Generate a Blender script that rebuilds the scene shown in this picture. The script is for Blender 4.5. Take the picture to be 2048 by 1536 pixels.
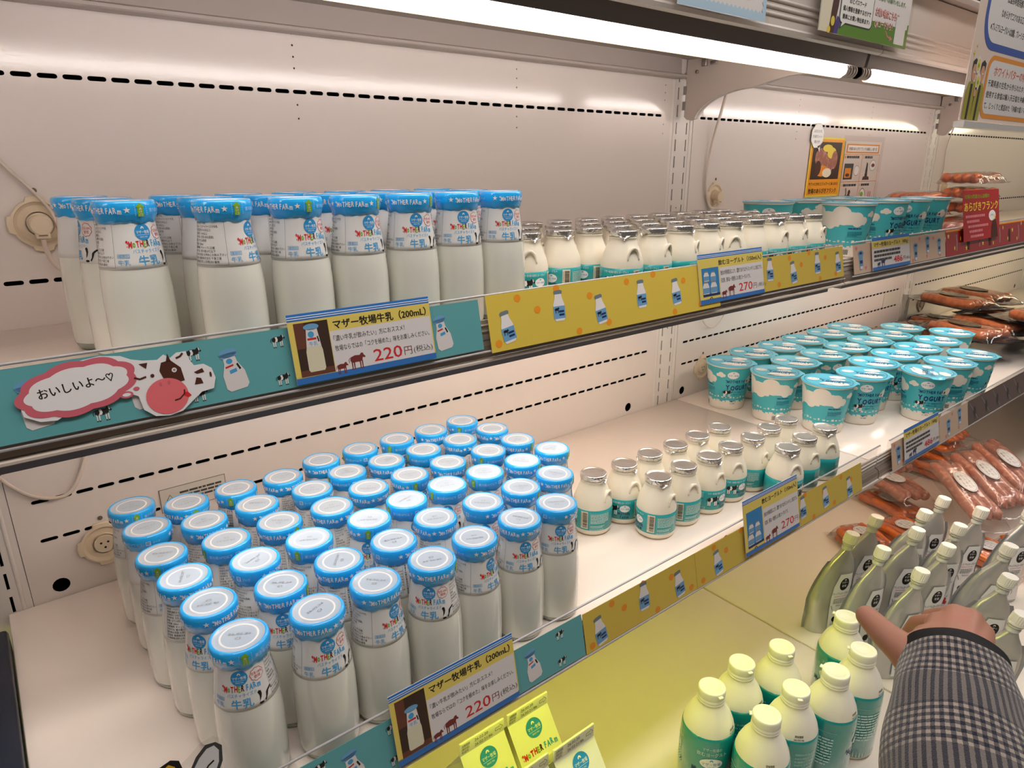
import bpy, bmesh, math, random
from math import sin, cos, pi, radians, hypot, atan2
from mathutils import Vector, Matrix
from mathutils.geometry import tessellate_polygon
random.seed(7)
for o in list(bpy.data.objects):
    bpy.data.objects.remove(o)
SC = bpy.context.scene
COL = SC.collection

# ------------------------------------------------------------------ camera, world, lights, exposure
cam = bpy.data.cameras.new('camera')
cam.sensor_width = 36.0
cam.lens = 23.67
cam.clip_start = 0.01
co = bpy.data.objects.new('camera', cam)
YAW, PIT, ROL = radians(38.4055), radians(17.9143), radians(-0.1623)
F = Vector((sin(YAW)*cos(PIT), cos(YAW)*cos(PIT), -sin(PIT)))
Rv = Vector((cos(YAW), -sin(YAW), 0.0))
Uv = Rv.cross(F)
R2 = Rv*cos(ROL) + Uv*sin(ROL)
U2 = Uv*cos(ROL) - Rv*sin(ROL)
co.matrix_world = Matrix(((R2.x, U2.x, -F.x, 0.0), (R2.y, U2.y, -F.y, -0.82), (R2.z, U2.z, -F.z, 0.458), (0, 0, 0, 1)))
COL.objects.link(co)
SC.camera = co

SC.view_settings.view_transform = 'Standard'
SC.view_settings.look = 'None'
SC.view_settings.gamma = 1.0
SC.view_settings.exposure = 1.3
SC.view_settings.use_curve_mapping = False
SC.cycles.use_denoising = True
SC.cycles.max_bounces = 7
SC.cycles.transparent_max_bounces = 24
SC.cycles.caustics_reflective = False
SC.cycles.caustics_refractive = False

world = bpy.data.worlds.new('store')
SC.world = world
world.use_nodes = True
bg = world.node_tree.nodes['Background']
bg.inputs[0].default_value = (1.0, 0.90, 0.80, 1)
bg.inputs[1].default_value = 0.05


def lamp_area(name, loc, rot, sx, sy, power, colr):
    l = bpy.data.lights.new(name, 'AREA')
    l.shape = 'RECTANGLE'; l.size = sx; l.size_y = sy; l.energy = power; l.color = colr
    o = bpy.data.objects.new(name, l); o.location = loc; o.rotation_euler = rot
    COL.objects.link(o)
    return o

# shop ceiling lights in the aisle, and the shelf tubes (real fittings are modelled below)
lamp_area('aisle_ceiling_light', (0.5, -0.90, 1.60), (radians(12), 0, 0), 2.2, 0.25, 8.0, (1.0, 0.95, 0.91))
lamp_area('aisle_ceiling_light', (2.9, -0.90, 1.60), (radians(12), 0, 0), 2.2, 0.25, 8.0, (1.0, 0.95, 0.91))
TUBE_TOP = 10.0        # emission of the visible tubes below the canopy
TUBE_MID = 8.6         # tubes below the middle shelf
TUBE_LOW = 7.6         # yellow tube below the lower shelf

# ------------------------------------------------------------------ helpers
def lin(c):
    return tuple((x/12.92 if x <= 0.04045 else ((x+0.055)/1.055)**2.4) for x in c)

def hx(s):
    return lin(tuple(int(s[i:i+2], 16)/255 for i in (0, 2, 4)))

_mats = {}
def mat(name, colr, rough=0.5, metal=0.0, coat=0.0, trans=0.0, emit=None, spec=0.5, bump=None, noise=None, sss=0.0, alpha=1.0, ior=1.45):
    if name in _mats:
        return _mats[name]
    if isinstance(colr, str):
        colr = hx(colr)
    m = bpy.data.materials.new(name)
    m.use_nodes = True
    nt = m.node_tree
    b = nt.nodes['Principled BSDF']
    b.inputs['Base Color'].default_value = (*colr, 1)
    b.inputs['Roughness'].default_value = rough
    b.inputs['Metallic'].default_value = metal
    b.inputs['Coat Weight'].default_value = coat
    b.inputs['Coat Roughness'].default_value = 0.06
    b.inputs['Transmission Weight'].default_value = trans
    b.inputs['Specular IOR Level'].default_value = spec
    b.inputs['IOR'].default_value = ior
    b.inputs['Alpha'].default_value = alpha
    if sss:
        b.inputs['Subsurface Weight'].default_value = sss
        b.inputs['Subsurface Radius'].default_value = (0.01, 0.008, 0.005)
        b.inputs['Subsurface Scale'].default_value = 1.0
    if emit:
        b.inputs['Emission Color'].default_value = (*emit[0], 1)
        b.inputs['Emission Strength'].default_value = emit[1]
    tc = None
    if bump or noise:
        tc = nt.nodes.new('ShaderNodeTexCoord')
    if bump:   # (scale, strength, distance)
        n = nt.nodes.new('ShaderNodeTexNoise'); n.inputs['Scale'].default_value = bump[0]
        n.inputs['Detail'].default_value = 2.0
        bp = nt.nodes.new('ShaderNodeBump'); bp.inputs['Strength'].default_value = bump[1]
        bp.inputs['Distance'].default_value = bump[2]
        nt.links.new(tc.outputs['Object'], n.inputs['Vector'])
        nt.links.new(n.outputs['Fac'], bp.inputs['Height'])
        nt.links.new(bp.outputs['Normal'], b.inputs['Normal'])
        if coat:
            nt.links.new(bp.outputs['Normal'], b.inputs['Coat Normal'])
    if noise:  # (scale, second colour, lo, hi)
        n = nt.nodes.new('ShaderNodeTexNoise'); n.inputs['Scale'].default_value = noise[0]
        n.inputs['Detail'].default_value = 4.0
        r = nt.nodes.new('ShaderNodeMapRange'); r.inputs['From Min'].default_value = noise[2]; r.inputs['From Max'].default_value = noise[3]
        mx = nt.nodes.new('ShaderNodeMix'); mx.data_type = 'RGBA'
        c2 = hx(noise[1]) if isinstance(noise[1], str) else noise[1]
        mx.inputs['A'].default_value = (*colr, 1); mx.inputs['B'].default_value = (*c2, 1)
        nt.links.new(tc.outputs['Object'], n.inputs['Vector'])
        nt.links.new(n.outputs['Fac'], r.inputs['Value'])
        nt.links.new(r.outputs['Result'], mx.inputs['Factor'])
        nt.links.new(mx.outputs['Result'], b.inputs['Base Color'])
    _mats[name] = m
    return m

def film(name, tint, gloss=0.12, rough=0.08, opac=0.0, bump=None):
    """clear plastic film: see-through with a glossy sheen"""
    if name in _mats:
        return _mats[name]
    m = bpy.data.materials.new(name); m.use_nodes = True
    nt = m.node_tree; nt.nodes.clear()
    out = nt.nodes.new('ShaderNodeOutputMaterial')
    tr = nt.nodes.new('ShaderNodeBsdfTransparent'); tr.inputs[0].default_value = (*tint, 1)
    gl = nt.nodes.new('ShaderNodeBsdfGlossy'); gl.inputs['Roughness'].default_value = rough
    df = nt.nodes.new('ShaderNodeBsdfDiffuse'); df.inputs[0].default_value = (0.75, 0.72, 0.7, 1)
    fr = nt.nodes.new('ShaderNodeMath'); fr.operation = 'POWER'; fr.inputs[1].default_value = 5.0      # Schlick sheen, the same from both sides
    lw = nt.nodes.new('ShaderNodeLayerWeight'); lw.inputs[0].default_value = 0.5; nt.links.new(lw.outputs['Facing'], fr.inputs[0])
    ad = nt.nodes.new('ShaderNodeMath'); ad.operation = 'ADD'; ad.inputs[1].default_value = gloss; ad.use_clamp = True
    m1 = nt.nodes.new('ShaderNodeMixShader'); m2 = nt.nodes.new('ShaderNodeMixShader')
    m1.inputs[0].default_value = opac
    L = nt.links.new
    L(fr.outputs[0], ad.inputs[0]); L(ad.outputs[0], m2.inputs[0])
    L(tr.outputs[0], m1.inputs[1]); L(df.outputs[0], m1.inputs[2])
    L(m1.outputs[0], m2.inputs[1]); L(gl.outputs[0], m2.inputs[2]); L(m2.outputs[0], out.inputs[0])
    if bump:
        tc = nt.nodes.new('ShaderNodeTexCoord'); n = nt.nodes.new('ShaderNodeTexNoise'); n.inputs['Scale'].default_value = bump[0]
        bp = nt.nodes.new('ShaderNodeBump'); bp.inputs['Strength'].default_value = bump[1]; bp.inputs['Distance'].default_value = 0.004
        L(tc.outputs['Object'], n.inputs['Vector']); L(n.outputs['Fac'], bp.inputs['Height'])
        L(bp.outputs['Normal'], gl.inputs['Normal']); L(bp.outputs['Normal'], lw.inputs['Normal'])
    _mats[name] = m
    return m

class MB:
    """collects geometry for ONE mesh object"""
    def __init__(s):
        s.v = []; s.f = []; s.mi = []; s.mats = []; s.sm = []
    def slot(s, m):
        if m not in s.mats:
            s.mats.append(m)
        return s.mats.index(m)
    def add(s, v, f, m, smooth=False):
        k = len(s.v); i = s.slot(m)
        s.v += [tuple(p) for p in v]
        for q in f:
            s.f.append(tuple(a+k for a in q)); s.mi.append(i); s.sm.append(smooth)
        return s
    def box(s, x0, x1, y0, y1, z0, z1, m):
        v = [(x, y, z) for z in (z0, z1) for y in (y0, y1) for x in (x0, x1)]
        return s.add(v, [(0, 2, 3, 1), (4, 5, 7, 6), (0, 1, 5, 4), (2, 6, 7, 3), (0, 4, 6, 2), (1, 3, 7, 5)], m)
    def rbox(s, x0, x1, y0, y1, z0, z1, b, m, seg=2):
        bm = bmesh.new(); bmesh.ops.create_cube(bm, size=1.0)
        for v in bm.verts:
            v.co = ((x0+x1)/2+v.co.x*(x1-x0), (y0+y1)/2+v.co.y*(y1-y0), (z0+z1)/2+v.co.z*(z1-z0))
        bmesh.ops.bevel(bm, geom=list(bm.edges), offset=b, segments=seg, profile=0.5, affect='EDGES')
        bm.verts.index_update()
        s.add([v.co[:] for v in bm.verts], [tuple(v.index for v in f.verts) for f in bm.faces], m, True)
        bm.free()
        return s
    def lathe(s, prof, m, seg=32, smooth=True, wob=None, cx=0, cy=0, a0=0.0):
        v = []; idx = []
        for (r, z) in prof:
            if r < 1e-7:
                idx.append([len(v)]); v.append((cx, cy, z))
            else:
                row = []
                for k in range(seg):
                    a = a0+2*pi*k/seg; rr = r
                    zz = z
                    if wob:
                        rr, zz = wob(r, z, a)
                    row.append(len(v)); v.append((cx+rr*sin(a), cy-rr*cos(a), zz))
                idx.append(row)
        f = []
        for a, b in zip(idx, idx[1:]):
            if len(a) == 1 and len(b) == 1:
                continue
            for k in range(seg):
                k2 = (k+1) % seg
                if len(a) == 1:
                    f.append((a[0], b[k2], b[k]))
                elif len(b) == 1:
                    f.append((a[k], a[k2], b[0]))
                else:
                    f.append((a[k], a[k2], b[k2], b[k]))
        return s.add(v, f, m, smooth)
    def tube(s, pts, r, m, seg=10, caps=True, flat=1.0):
        pts = [Vector(p) for p in pts]; n = len(pts)
        rs = r if isinstance(r, (list, tuple)) else [r]*n
        v = []; f = []
        up = Vector((0.013, 0.021, 1)).normalized()
        prev = None
        for i, p in enumerate(pts):
            t = (pts[min(i+1, n-1)]-pts[max(i-1, 0)]).normalized()
            if prev is None:
                a = t.cross(up)
                if a.length < 0.15:
                    a = t.cross(Vector((1, 0, 0)))
                a.normalize()
            else:
                a = (prev - t*prev.dot(t)).normalized()
            prev = a
            b = t.cross(a)
            for k in range(seg):
                w = 2*pi*k/seg
                v.append(p + (a*cos(w) + b*sin(w)*flat)*rs[i])
        for i in range(n-1):
            for k in range(seg):
                k2 = (k+1) % seg
                f.append((i*seg+k, i*seg+k2, (i+1)*seg+k2, (i+1)*seg+k))
        if caps:
            f.append(tuple(range(seg))[::-1]); f.append(tuple((n-1)*seg+k for k in range(seg)))
        return s.add(v, f, m, True)
    def extrude_x(s, prof, x0, x1, m, close=True):
        """profile of (y,z) points swept along x"""
        n = len(prof)
        v = [(x0, y, z) for y, z in prof] + [(x1, y, z) for y, z in prof]
        f = [(k, (k+1) % n, n+(k+1) % n, n+k) for k in range(n if close else n-1)]
        if close:
            for tri in tessellate_polygon([[Vector((y, z, 0)) for y, z in prof]]):
                f.append(tri); f.append(tuple(n+a for a in tri[::-1]))
        return s.add(v, f, m)
    def grid(s, nu, nv, fn, m, smooth=True, closeu=False):
        v = [fn(i/(nu if closeu else nu-1), j/(nv-1)) for j in range(nv) for i in range(nu)]
        f = []
        for j in range(nv-1):
            for i in range(nu if closeu else nu-1):
                i2 = (i+1) % nu
                f.append((j*nu+i, j*nu+i2, (j+1)*nu+i2, (j+1)*nu+i))
        return s.add(v, f, m, smooth)
    def mesh(s, name):
        me = bpy.data.meshes.new(name)
        me.from_pydata(s.v, [], s.f)
        for m in s.mats:
            me.materials.append(m)
        me.polygons.foreach_set('material_index', s.mi)
        me.polygons.foreach_set('use_smooth', s.sm)
        me.update()
        return me
    def build(s, name, parent=None, fix=False, loc=None, rotz=0.0):
        me = s.mesh(name)
        if fix:
            bm = bmesh.new(); bm.from_mesh(me); bmesh.ops.recalc_face_normals(bm, faces=bm.faces); bm.to_mesh(me); bm.free()
        return put(name, me, parent, loc, rotz)

def put(name, me, parent=None, loc=None, rotz=0.0):
    o = bpy.data.objects.new(name, me)
    COL.objects.link(o)
    if parent:
        o.parent = parent
    if loc:
        o.location = loc
    if rotz:
        o.rotation_euler = (0, 0, rotz)
    return o

def tag(o, label=None, cat=None, group=None, kind=None):
    if label: o['label'] = label
    if cat: o['category'] = cat
    if group: o['group'] = group
    if kind: o['kind'] = kind
    return o

def thing(name, label, cat, loc=(0, 0, 0), rotz=0.0, group=None):
    o = bpy.data.objects.new(name, None); COL.objects.link(o)
    o.empty_display_size = 0.01
    o.location = loc; o.rotation_euler = (0, 0, rotz)
    return tag(o, label, cat, group)

def dup(root, loc, rot, label, group=None):
    r = root.copy(); COL.objects.link(r); r.location = loc
    r.rotation_euler = rot if isinstance(rot, tuple) else (0, 0, rot)
    r['label'] = label
    if group: r['group'] = group
    for ch in list(root.children):
        c = ch.copy(); COL.objects.link(c); c.parent = r
        for g in ch.children:
            d = g.copy(); COL.objects.link(d); d.parent = c
    return r

# ------------------------------------------------------------------ flat print: lettering and drawings as thin geometry
_tc = {}
def text2d(body, bold=0.0):
    k = (body, bold)
    if k not in _tc:
        c = bpy.data.curves.new('lettering', 'FONT')
        c.body = body; c.size = 1.0; c.resolution_u = 2; c.offset = bold
        o = bpy.data.objects.new('lettering', c)
        me = o.to_mesh()
        v = [(p.co.x, p.co.y) for p in me.vertices]
        me.calc_loop_triangles()
        f = [tuple(t.vertices) for t in me.loop_triangles]
        o.to_mesh_clear()
        bpy.data.objects.remove(o); bpy.data.curves.remove(c)
        x0 = min(p[0] for p in v) if v else 0; x1 = max(p[0] for p in v) if v else 0
        _tc[k] = ([(x-x0, y) for x, y in v], f, x1-x0)
    return _tc[k]

def ell(cx, cy, rx, ry, n=28, a0=0.0, a1=2*pi):
    return [(cx+rx*cos(a0+(a1-a0)*k/n), cy+ry*sin(a0+(a1-a0)*k/n)) for k in range(n if a1-a0 > 6.28 else n+1)]

class Art:
    def __init__(s, step=0.00007):
        s.v = []; s.f = []; s.mi = []; s.mats = []; s.step = step
    def add(s, v, f, m, layer):
        if m not in s.mats:
            s.mats.append(m)
        i = s.mats.index(m); k = len(s.v)
        s.v += [(x, y, layer*s.step) for x, y in v]
        for t in f:
            a, b, c = (s.v[q+k] for q in t)
            ar = (b[0]-a[0])*(c[1]-a[1])-(b[1]-a[1])*(c[0]-a[0])
            s.f.append((t[0]+k, t[1]+k, t[2]+k) if ar >= 0 else (t[0]+k, t[2]+k, t[1]+k)); s.mi.append(i)
    def poly(s, pts, m, layer=1):
        f = tessellate_polygon([[Vector((x, y, 0)) for x, y in pts]])
        s.add(pts, f, m, layer)
    def rect(s, x0, y0, x1, y1, m, layer=1):
        s.poly([(x0, y0), (x1, y0), (x1, y1), (x0, y1)], m, layer)
    def frame(s, x0, y0, x1, y1, w, m, layer=1):
        s.rect(x0, y0, x1, y0+w, m, layer); s.rect(x0, y1-w, x1, y1, m, layer)
        s.rect(x0, y0+w, x0+w, y1-w, m, layer); s.rect(x1-w, y0+w, x1, y1-w, m, layer)
    def ring(s, cx, cy, rx, ry, w, m, layer=1, n=28):
        a = ell(cx, cy, rx, ry, n); b = ell(cx, cy, rx-w, ry-w, n)
        v = a+b; f = []
        for k in range(n):
            k2 = (k+1) % n
            f += [(k, k2, n+k2), (k, n+k2, n+k)]
        s.add(v, f, m, layer)
    def line(s, pts, w, m, layer=1):
        v = []; f = []
        n = len(pts)
        for i, (x, y) in enumerate(pts):
            ax, ay = pts[max(i-1, 0)]; bx, by = pts[min(i+1, n-1)]
            L = hypot(bx-ax, by-ay) or 1
            nx, ny = -(by-ay)/L*w/2, (bx-ax)/L*w/2
            v += [(x+nx, y+ny), (x-nx, y-ny)]
        for i in range(n-1):
            f += [(2*i, 2*i+1, 2*i+3), (2*i, 2*i+3, 2*i+2)]
        s.add(v, f, m, layer)
    def text(s, body, x, y, size, m, layer=2, align='L', width=None, bold=0.0, rot=0.0, shear=0.0):
        if bold and any(ord(ch) > 0x2E00 for ch in body):     # heavy kana and kanji: overprinted, outlines stay clean
            d = abs(bold)*size*0.55
            for i, (dx, dy) in enumerate(((-d, 0), (d, 0), (0, -d*.6), (0, d*.6)) if abs(bold) > .025 else ((-d, 0), (d, 0))):
                s.text(body, x+dx, y+dy, size, m, layer+i*.12, align, width, 0.0, rot, shear)
            return
        v, f, w = text2d(body, bold)
        sx = size if width is None else width/(w or 1)
        off = {'L': 0, 'C': -w*sx/2, 'R': -w*sx}[align]
        c, sn = cos(rot), sin(rot)
        out = []
        for a, b in v:
            p, q = off+a*sx+b*size*shear, b*size
            out.append((x+p*c-q*sn, y+p*sn+q*c))
        s.add(out, f, m, layer)
    def hand(s, words, x, y, size, width, layer=2, bold=0.035, rot=0.0):
        """playful capitals, each letter its own colour: words = [(char, mat), ...] fitted to width"""
        ws = []
        for ch, m in words:
            ws.append(0.42 if ch == '!' else 0.28 if ch == ' ' else text2d(ch, bold)[2]+0.13)
        sx = width/sum(ws); cx = 0
        c, sn = cos(rot), sin(rot)
        for i, ((ch, m), w) in enumerate(zip(words, ws)):
            if ch == '!':       # the little curl and dot before the first letter
                Q = lambda p, q: (x+p*sx*c-q*size*sn, y+p*sx*sn+q*size*c)
                s.line([Q(cx+a_, b_) for a_, b_ in ((.06, .50), (.10, .66), (.20, .74), (.30, .64), (.33, .40))], .11*size, m, layer)
                s.poly([Q(cx+.20+.085*cos(t), .08+.085*sin(t)) for t in (2*pi*k/10 for k in range(10))], m, layer)
            elif ch != ' ':
                dy = (0.05, -0.04, 0.02, -0.02, 0.04, -0.05)[i % 6]*size
                px, py = cx*sx, dy
                s.text(ch, x+px*c-py*sn, y+px*sn+py*c, size, m, layer, 'L', width=(w-0.13)*sx, bold=bold, rot=rot+(0.05, -0.06, 0.03, 0.0, -0.04)[i % 5])
            cx += w
    def greek(s, x, y, w, h, rows, m, layer=2, gap=0.45, seed=0):
        """unreadably small print as rows of short dashes"""
        rn = random.Random(seed); rh = h/rows
        for r in range(rows):
            yy = y+h-(r+1)*rh; p = x; end = x+w*(1 if r < rows-1 else rn.uniform(0.5, 0.95))
            while p < end:
                d = min(rn.uniform(1.0, 3.2)*rh*0.7, end-p)
                s.rect(p, yy, p+d, yy+rh*(1-gap), m, layer); p += d+rh*0.22
    def barcode(s, x, y, w, h, m, mw, layer=2, vert=False, digits=True):
        rn = random.Random(5)
        s.rect(x, y, x+w, y+h, mw, layer)
        if vert:
            p = y+h*0.06
            while p < y+h*0.94:
                d = rn.choice((0.6, 0.6, 1.1, 1.6))*h/60
                s.rect(x+w*0.28, p, x+w*0.92, min(p+d, y+h*.95), m, layer+1); p += d+rn.choice((0.6, 0.7, 1.2))*h/60
            if digits:
                s.text('4973339002527', x+w*0.2, y+h*0.08, w*0.22, m, layer+1, width=h*0.84, rot=pi/2)
        else:
            p = x+w*0.06
            while p < x+w*0.94:
                d = rn.choice((0.6, 0.6, 1.1, 1.6))*w/60
                s.rect(p, y+h*0.22, min(p+d, x+w*.95), y+h*0.94, m, layer+1); p += d+rn.choice((0.6, 0.7, 1.2))*w/60
    def star(s, cx, cy, r, m, layer=2):
        s.poly([(cx+(r if k % 2 == 0 else r*0.42)*sin(pi*k/5), cy+(r if k % 2 == 0 else r*0.42)*cos(pi*k/5)) for k in range(10)], m, layer)
    def blob(s, cx, cy, rx, ry, bumps, m, layer=1, amp=0.12, n=60):
        s.poly([(cx+rx*(1+amp*abs(sin(bumps*t/2)))*cos(t), cy+ry*(1+amp*abs(sin(bumps*t/2)))*sin(t)) for t in (2*pi*k/n for k in range(n))], m, layer)
    def split(s, L):
        """cut long edges so the print can follow a curved surface"""
        for it in range(8):
            mid = {}; nf = []; nm = []; ch = False
            for (a, b, c), i in zip(s.f, s.mi):
                tri = (a, b, c); cut = []
                for p, q in ((a, b), (b, c), (c, a)):
                    if abs(s.v[p][0]-s.v[q][0]) > L or abs(s.v[p][1]-s.v[q][1]) > L*4:
                        k = (min(p, q), max(p, q))
                        if k not in mid:
                            mid[k] = len(s.v); s.v.append(tuple((s.v[p][d]+s.v[q][d])/2 for d in range(3)))
                        cut.append(mid[k])
                    else:
                        cut.append(None)
                ab, bc, ca = cut; n = sum(x is not None for x in cut)
                if n == 0:
                    nf.append(tri); nm.append(i); continue
                ch = True
                if n == 3:
                    T = [(a, ab, ca), (ab, b, bc), (ca, bc, c), (ab, bc, ca)]
                elif n == 1:
                    if ab is not None: T = [(a, ab, c), (ab, b, c)]
                    elif bc is not None: T = [(a, b, bc), (a, bc, c)]
                    else: T = [(a, b, ca), (ca, b, c)]
                else:
                    if ca is None: T = [(ab, b, bc), (a, ab, bc), (a, bc, c)]
                    elif ab is None: T = [(bc, c, ca), (a, b, bc), (a, bc, ca)]
                    else: T = [(a, ab, ca), (ab, b, c), (ab, c, ca)]
                nf += T; nm += [i]*len(T)
            s.f, s.mi = nf, nm
            if not ch:
                break
    def mesh(s, name, fn=None):
        me = bpy.data.meshes.new(name)
        vs = [fn(*p) for p in s.v] if fn else s.v
        me.from_pydata(vs, [], s.f)
        for m in s.mats:
            me.materials.append(m)
        me.polygons.foreach_set('material_index', s.mi)
        me.update()
        return me

def rfun(prof):
    pr = sorted((z, r) for r, z in prof)
    def f(z):
        for (z0, r0), (z1, r1) in zip(pr, pr[1:]):
            if z <= z1:
                t = (z-z0)/(z1-z0) if z1 > z0 else 0
                return r0+(r1-r0)*max(0, min(1, t))
        return pr[-1][1]
    return f

def wrap(rf, rref, base=0.00012):
    def fn(u, v, w):
        a = u/rref; r = rf(v)+base+w
        return (r*sin(a), -r*cos(a), v)
    return fn

def face_xz(base=0.0002):      # art standing in the local xz plane, looking towards -y
    return lambda u, v, w: (u, -(base+w), v)
def face_up(z, base=0.0001):
    return lambda u, v, w: (u, v, z+base+w)

def plate_holes(outer, holes, thick, m, name='panel'):
    """flat metal sheet in xz with real holes, front face at y=0 and thickness behind it"""
    c = bpy.data.curves.new('sheet', 'CURVE'); c.dimensions = '2D'; c.fill_mode = 'BOTH'; c.extrude = thick/2; c.resolution_u = 1
    for lp in [outer]+holes:
        sp = c.splines.new('POLY'); sp.points.add(len(lp)-1)
        for p, (x, y) in zip(sp.points, lp):
            p.co = (x, y, 0, 1)
        sp.use_cyclic_u = True
    o = bpy.data.objects.new('sheet', c)
    me = o.to_mesh()
    v = [(p.co.x, thick/2-p.co.z, p.co.y) for p in me.vertices]
    f = [tuple(q.vertices) for q in me.polygons]
    o.to_mesh_clear(); bpy.data.objects.remove(o); bpy.data.curves.remove(c)
    return v, f

def stadium(cx, cy, L, h, n=4):
    r = h/2; a = L/2-r
    return [(cx+a+r*cos(t), cy+r*sin(t)) for t in (-pi/2+pi*k/n for k in range(n+1))] + \
           [(cx-a+r*cos(t), cy+r*sin(t)) for t in (pi/2+pi*k/n for k in range(n+1))]
# ------------------------------------------------------------------ shared paints
WALL = mat('white_enamel', (0.72, 0.645, 0.60), 0.13, bump=(240, 0.035, 0.002))
UPR = mat('white_enamel_post', (0.71, 0.655, 0.61), 0.3)
SHELF = mat('shelf_enamel', (0.85, 0.745, 0.66), 0.16, bump=(90, 0.03, 0.002))
DECK = mat('deck_enamel', (0.76, 0.68, 0.59), 0.28)
VOID = mat('duct_black', (0.004, 0.004, 0.004), 0.9)
FASC = mat('fascia_white', (0.58, 0.515, 0.465), 0.35)
BROWN = mat('fascia_bronze', (0.27, 0.21, 0.17), 0.28, metal=0.3)
LIP = mat('lip_cream', (0.62, 0.52, 0.44), 0.3)
SLATE = mat('lamp_housing_grey', (0.20, 0.195, 0.22), 0.5)
CLEAR = film('rail_clear', (0.97, 0.96, 0.95), 0.012, 0.10, 0.012)
RIM = mat('rail_rim', (0.55, 0.53, 0.54), 0.2, coat=0.5)
CREAM = mat('port_plastic', (0.70, 0.58, 0.42), 0.4)
CREAMD = mat('port_groove', (0.16, 0.12, 0.08), 0.7)
CORD = mat('cord_plastic', (0.66, 0.56, 0.48), 0.4)
DARK = mat('hole_dark', (0.012, 0.01, 0.009), 0.7)
STEEL = mat('clip_steel', (0.35, 0.32, 0.29), 0.35, metal=0.8)

# ------------------------------------------------------------------ the back wall of the chiller
wb = MB().box(-2.3, 4.4, 0.018, 0.04, -0.75, 0.90, VOID).build('wall_back')
tag(wb, kind='structure')
ROWS = (0.541, 0.350, 0.1185, 0.0725)
UPC = [-1.146, -0.053, 1.040, 2.133, 3.226]
def panel_sheet(dark_hole):
    holes = []
    for z in ROWS:
        for i in range(48):
            holes.append(stadium(0.0185+0.0085+i*0.0206, z, 0.0166, 0.0044))
    for i in range(3):
        for z in (0.612, 0.602, 0.590, 0.578, 0.566, 0.527, 0.512):
            holes.append([(0.3525+i*0.3285+0.0012*cos(2*pi*k/6), z+0.0012*sin(2*pi*k/6)) for k in range(6)])
    for hxx in (0.028, 0.957):
        holes.append([(hxx+0.0085*cos(2*pi*k/16), 0.0145+0.0085*sin(2*pi*k/16)) for k in range(16)])
    v, f = plate_holes([(0, -0.74), (1.0285, -0.74), (1.0285, 0.88), (0, 0.88)], holes, 0.0012, WALL)
    b = MB(); b.add(v, f, WALL)
    return b.mesh('wall_panel')
pm = panel_sheet(True)
for c in UPC[:-1]:
    put('wall_panel', pm, wb, (c+0.0322, 0.0, 0.0))
def post_sheet():
    holes = []
    for s in (-0.0145, 0.0145):
        for k in range(44):
            holes.append(stadium(0, 0, 0.0001, 0.0001) if False else [(s-0.0014, -0.40+k*0.0285), (s+0.0014, -0.40+k*0.0285), (s+0.0014, -0.40+k*0.0285+0.0195), (s-0.0014, -0.40+k*0.0285+0.0195)])
    for k in range(5):
        holes.append([(0.0015*cos(2*pi*q/6), -0.3+k*0.228+0.0015*sin(2*pi*q/6)) for q in range(6)])
    v, f = plate_holes([(-0.0316, -0.74), (0.0316, -0.74), (0.0316, 0.88), (-0.0316, 0.88)], holes, 0.0012, UPR)
    b = MB(); b.add(v, f, UPR)
    b.tube([(-0.0235, 0.0006, -0.74), (-0.0235, 0.0006, 0.88)], 0.0022, UPR, 8)
    b.tube([(0.0235, 0.0006, -0.74), (0.0235, 0.0006, 0.88)], 0.0022, UPR, 8)
    return b.mesh('upright_post')
um = post_sheet()
for c in UPC:
    put('upright_post', um, wb, (c, 0.0008, 0.0))

# ------------------------------------------------------------------ deck and floor of the case
for k, (x0, x1) in enumerate(((-1.1, -0.052), (-0.05, 1.098), (1.102, 2.19), (2.194, 3.3))):
    t = thing('deck_tray', ['bare white deck tray left of the milk cartons, below the shelves', 'white deck tray under the milk cartons and big drinking bottles',
              'white deck tray under the silver pouches and sausage packs', 'white deck tray past the sausages at the far end'][k], 'deck tray', (0, 0, -0.41))
    MB().rbox(x0, x1, -0.80, 0.0, -0.02, 0.0, 0.002, DECK).build('tray_plate', t)
    MB().rbox(x0, x1, -0.83, -0.802, -0.05, 0.055, 0.008, FASC).build('front_lip', t)
tag(MB().box(-2.3, 4.4, -0.86, 0.04, -0.60, -0.431, FASC).build('trim_base'), kind='structure')
tag(MB().box(-2.3, 4.4, -4.0, 0.0, -0.70, -0.60, mat('shop_floor', (0.32, 0.27, 0.22), 0.4)).build('floor'), kind='structure')
# dark navy end board beside the left end of the lower shelf
t = thing('end_board', 'dark navy end board at the left end of the lower shelf', 'end board', (-0.0515, 0, 0))
MB().rbox(-0.420, 0.006, -0.47, -0.045, -0.38, 0.010, 0.004, mat('navy_board', (0.012, 0.018, 0.035), 0.4)).build('board', t)

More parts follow.
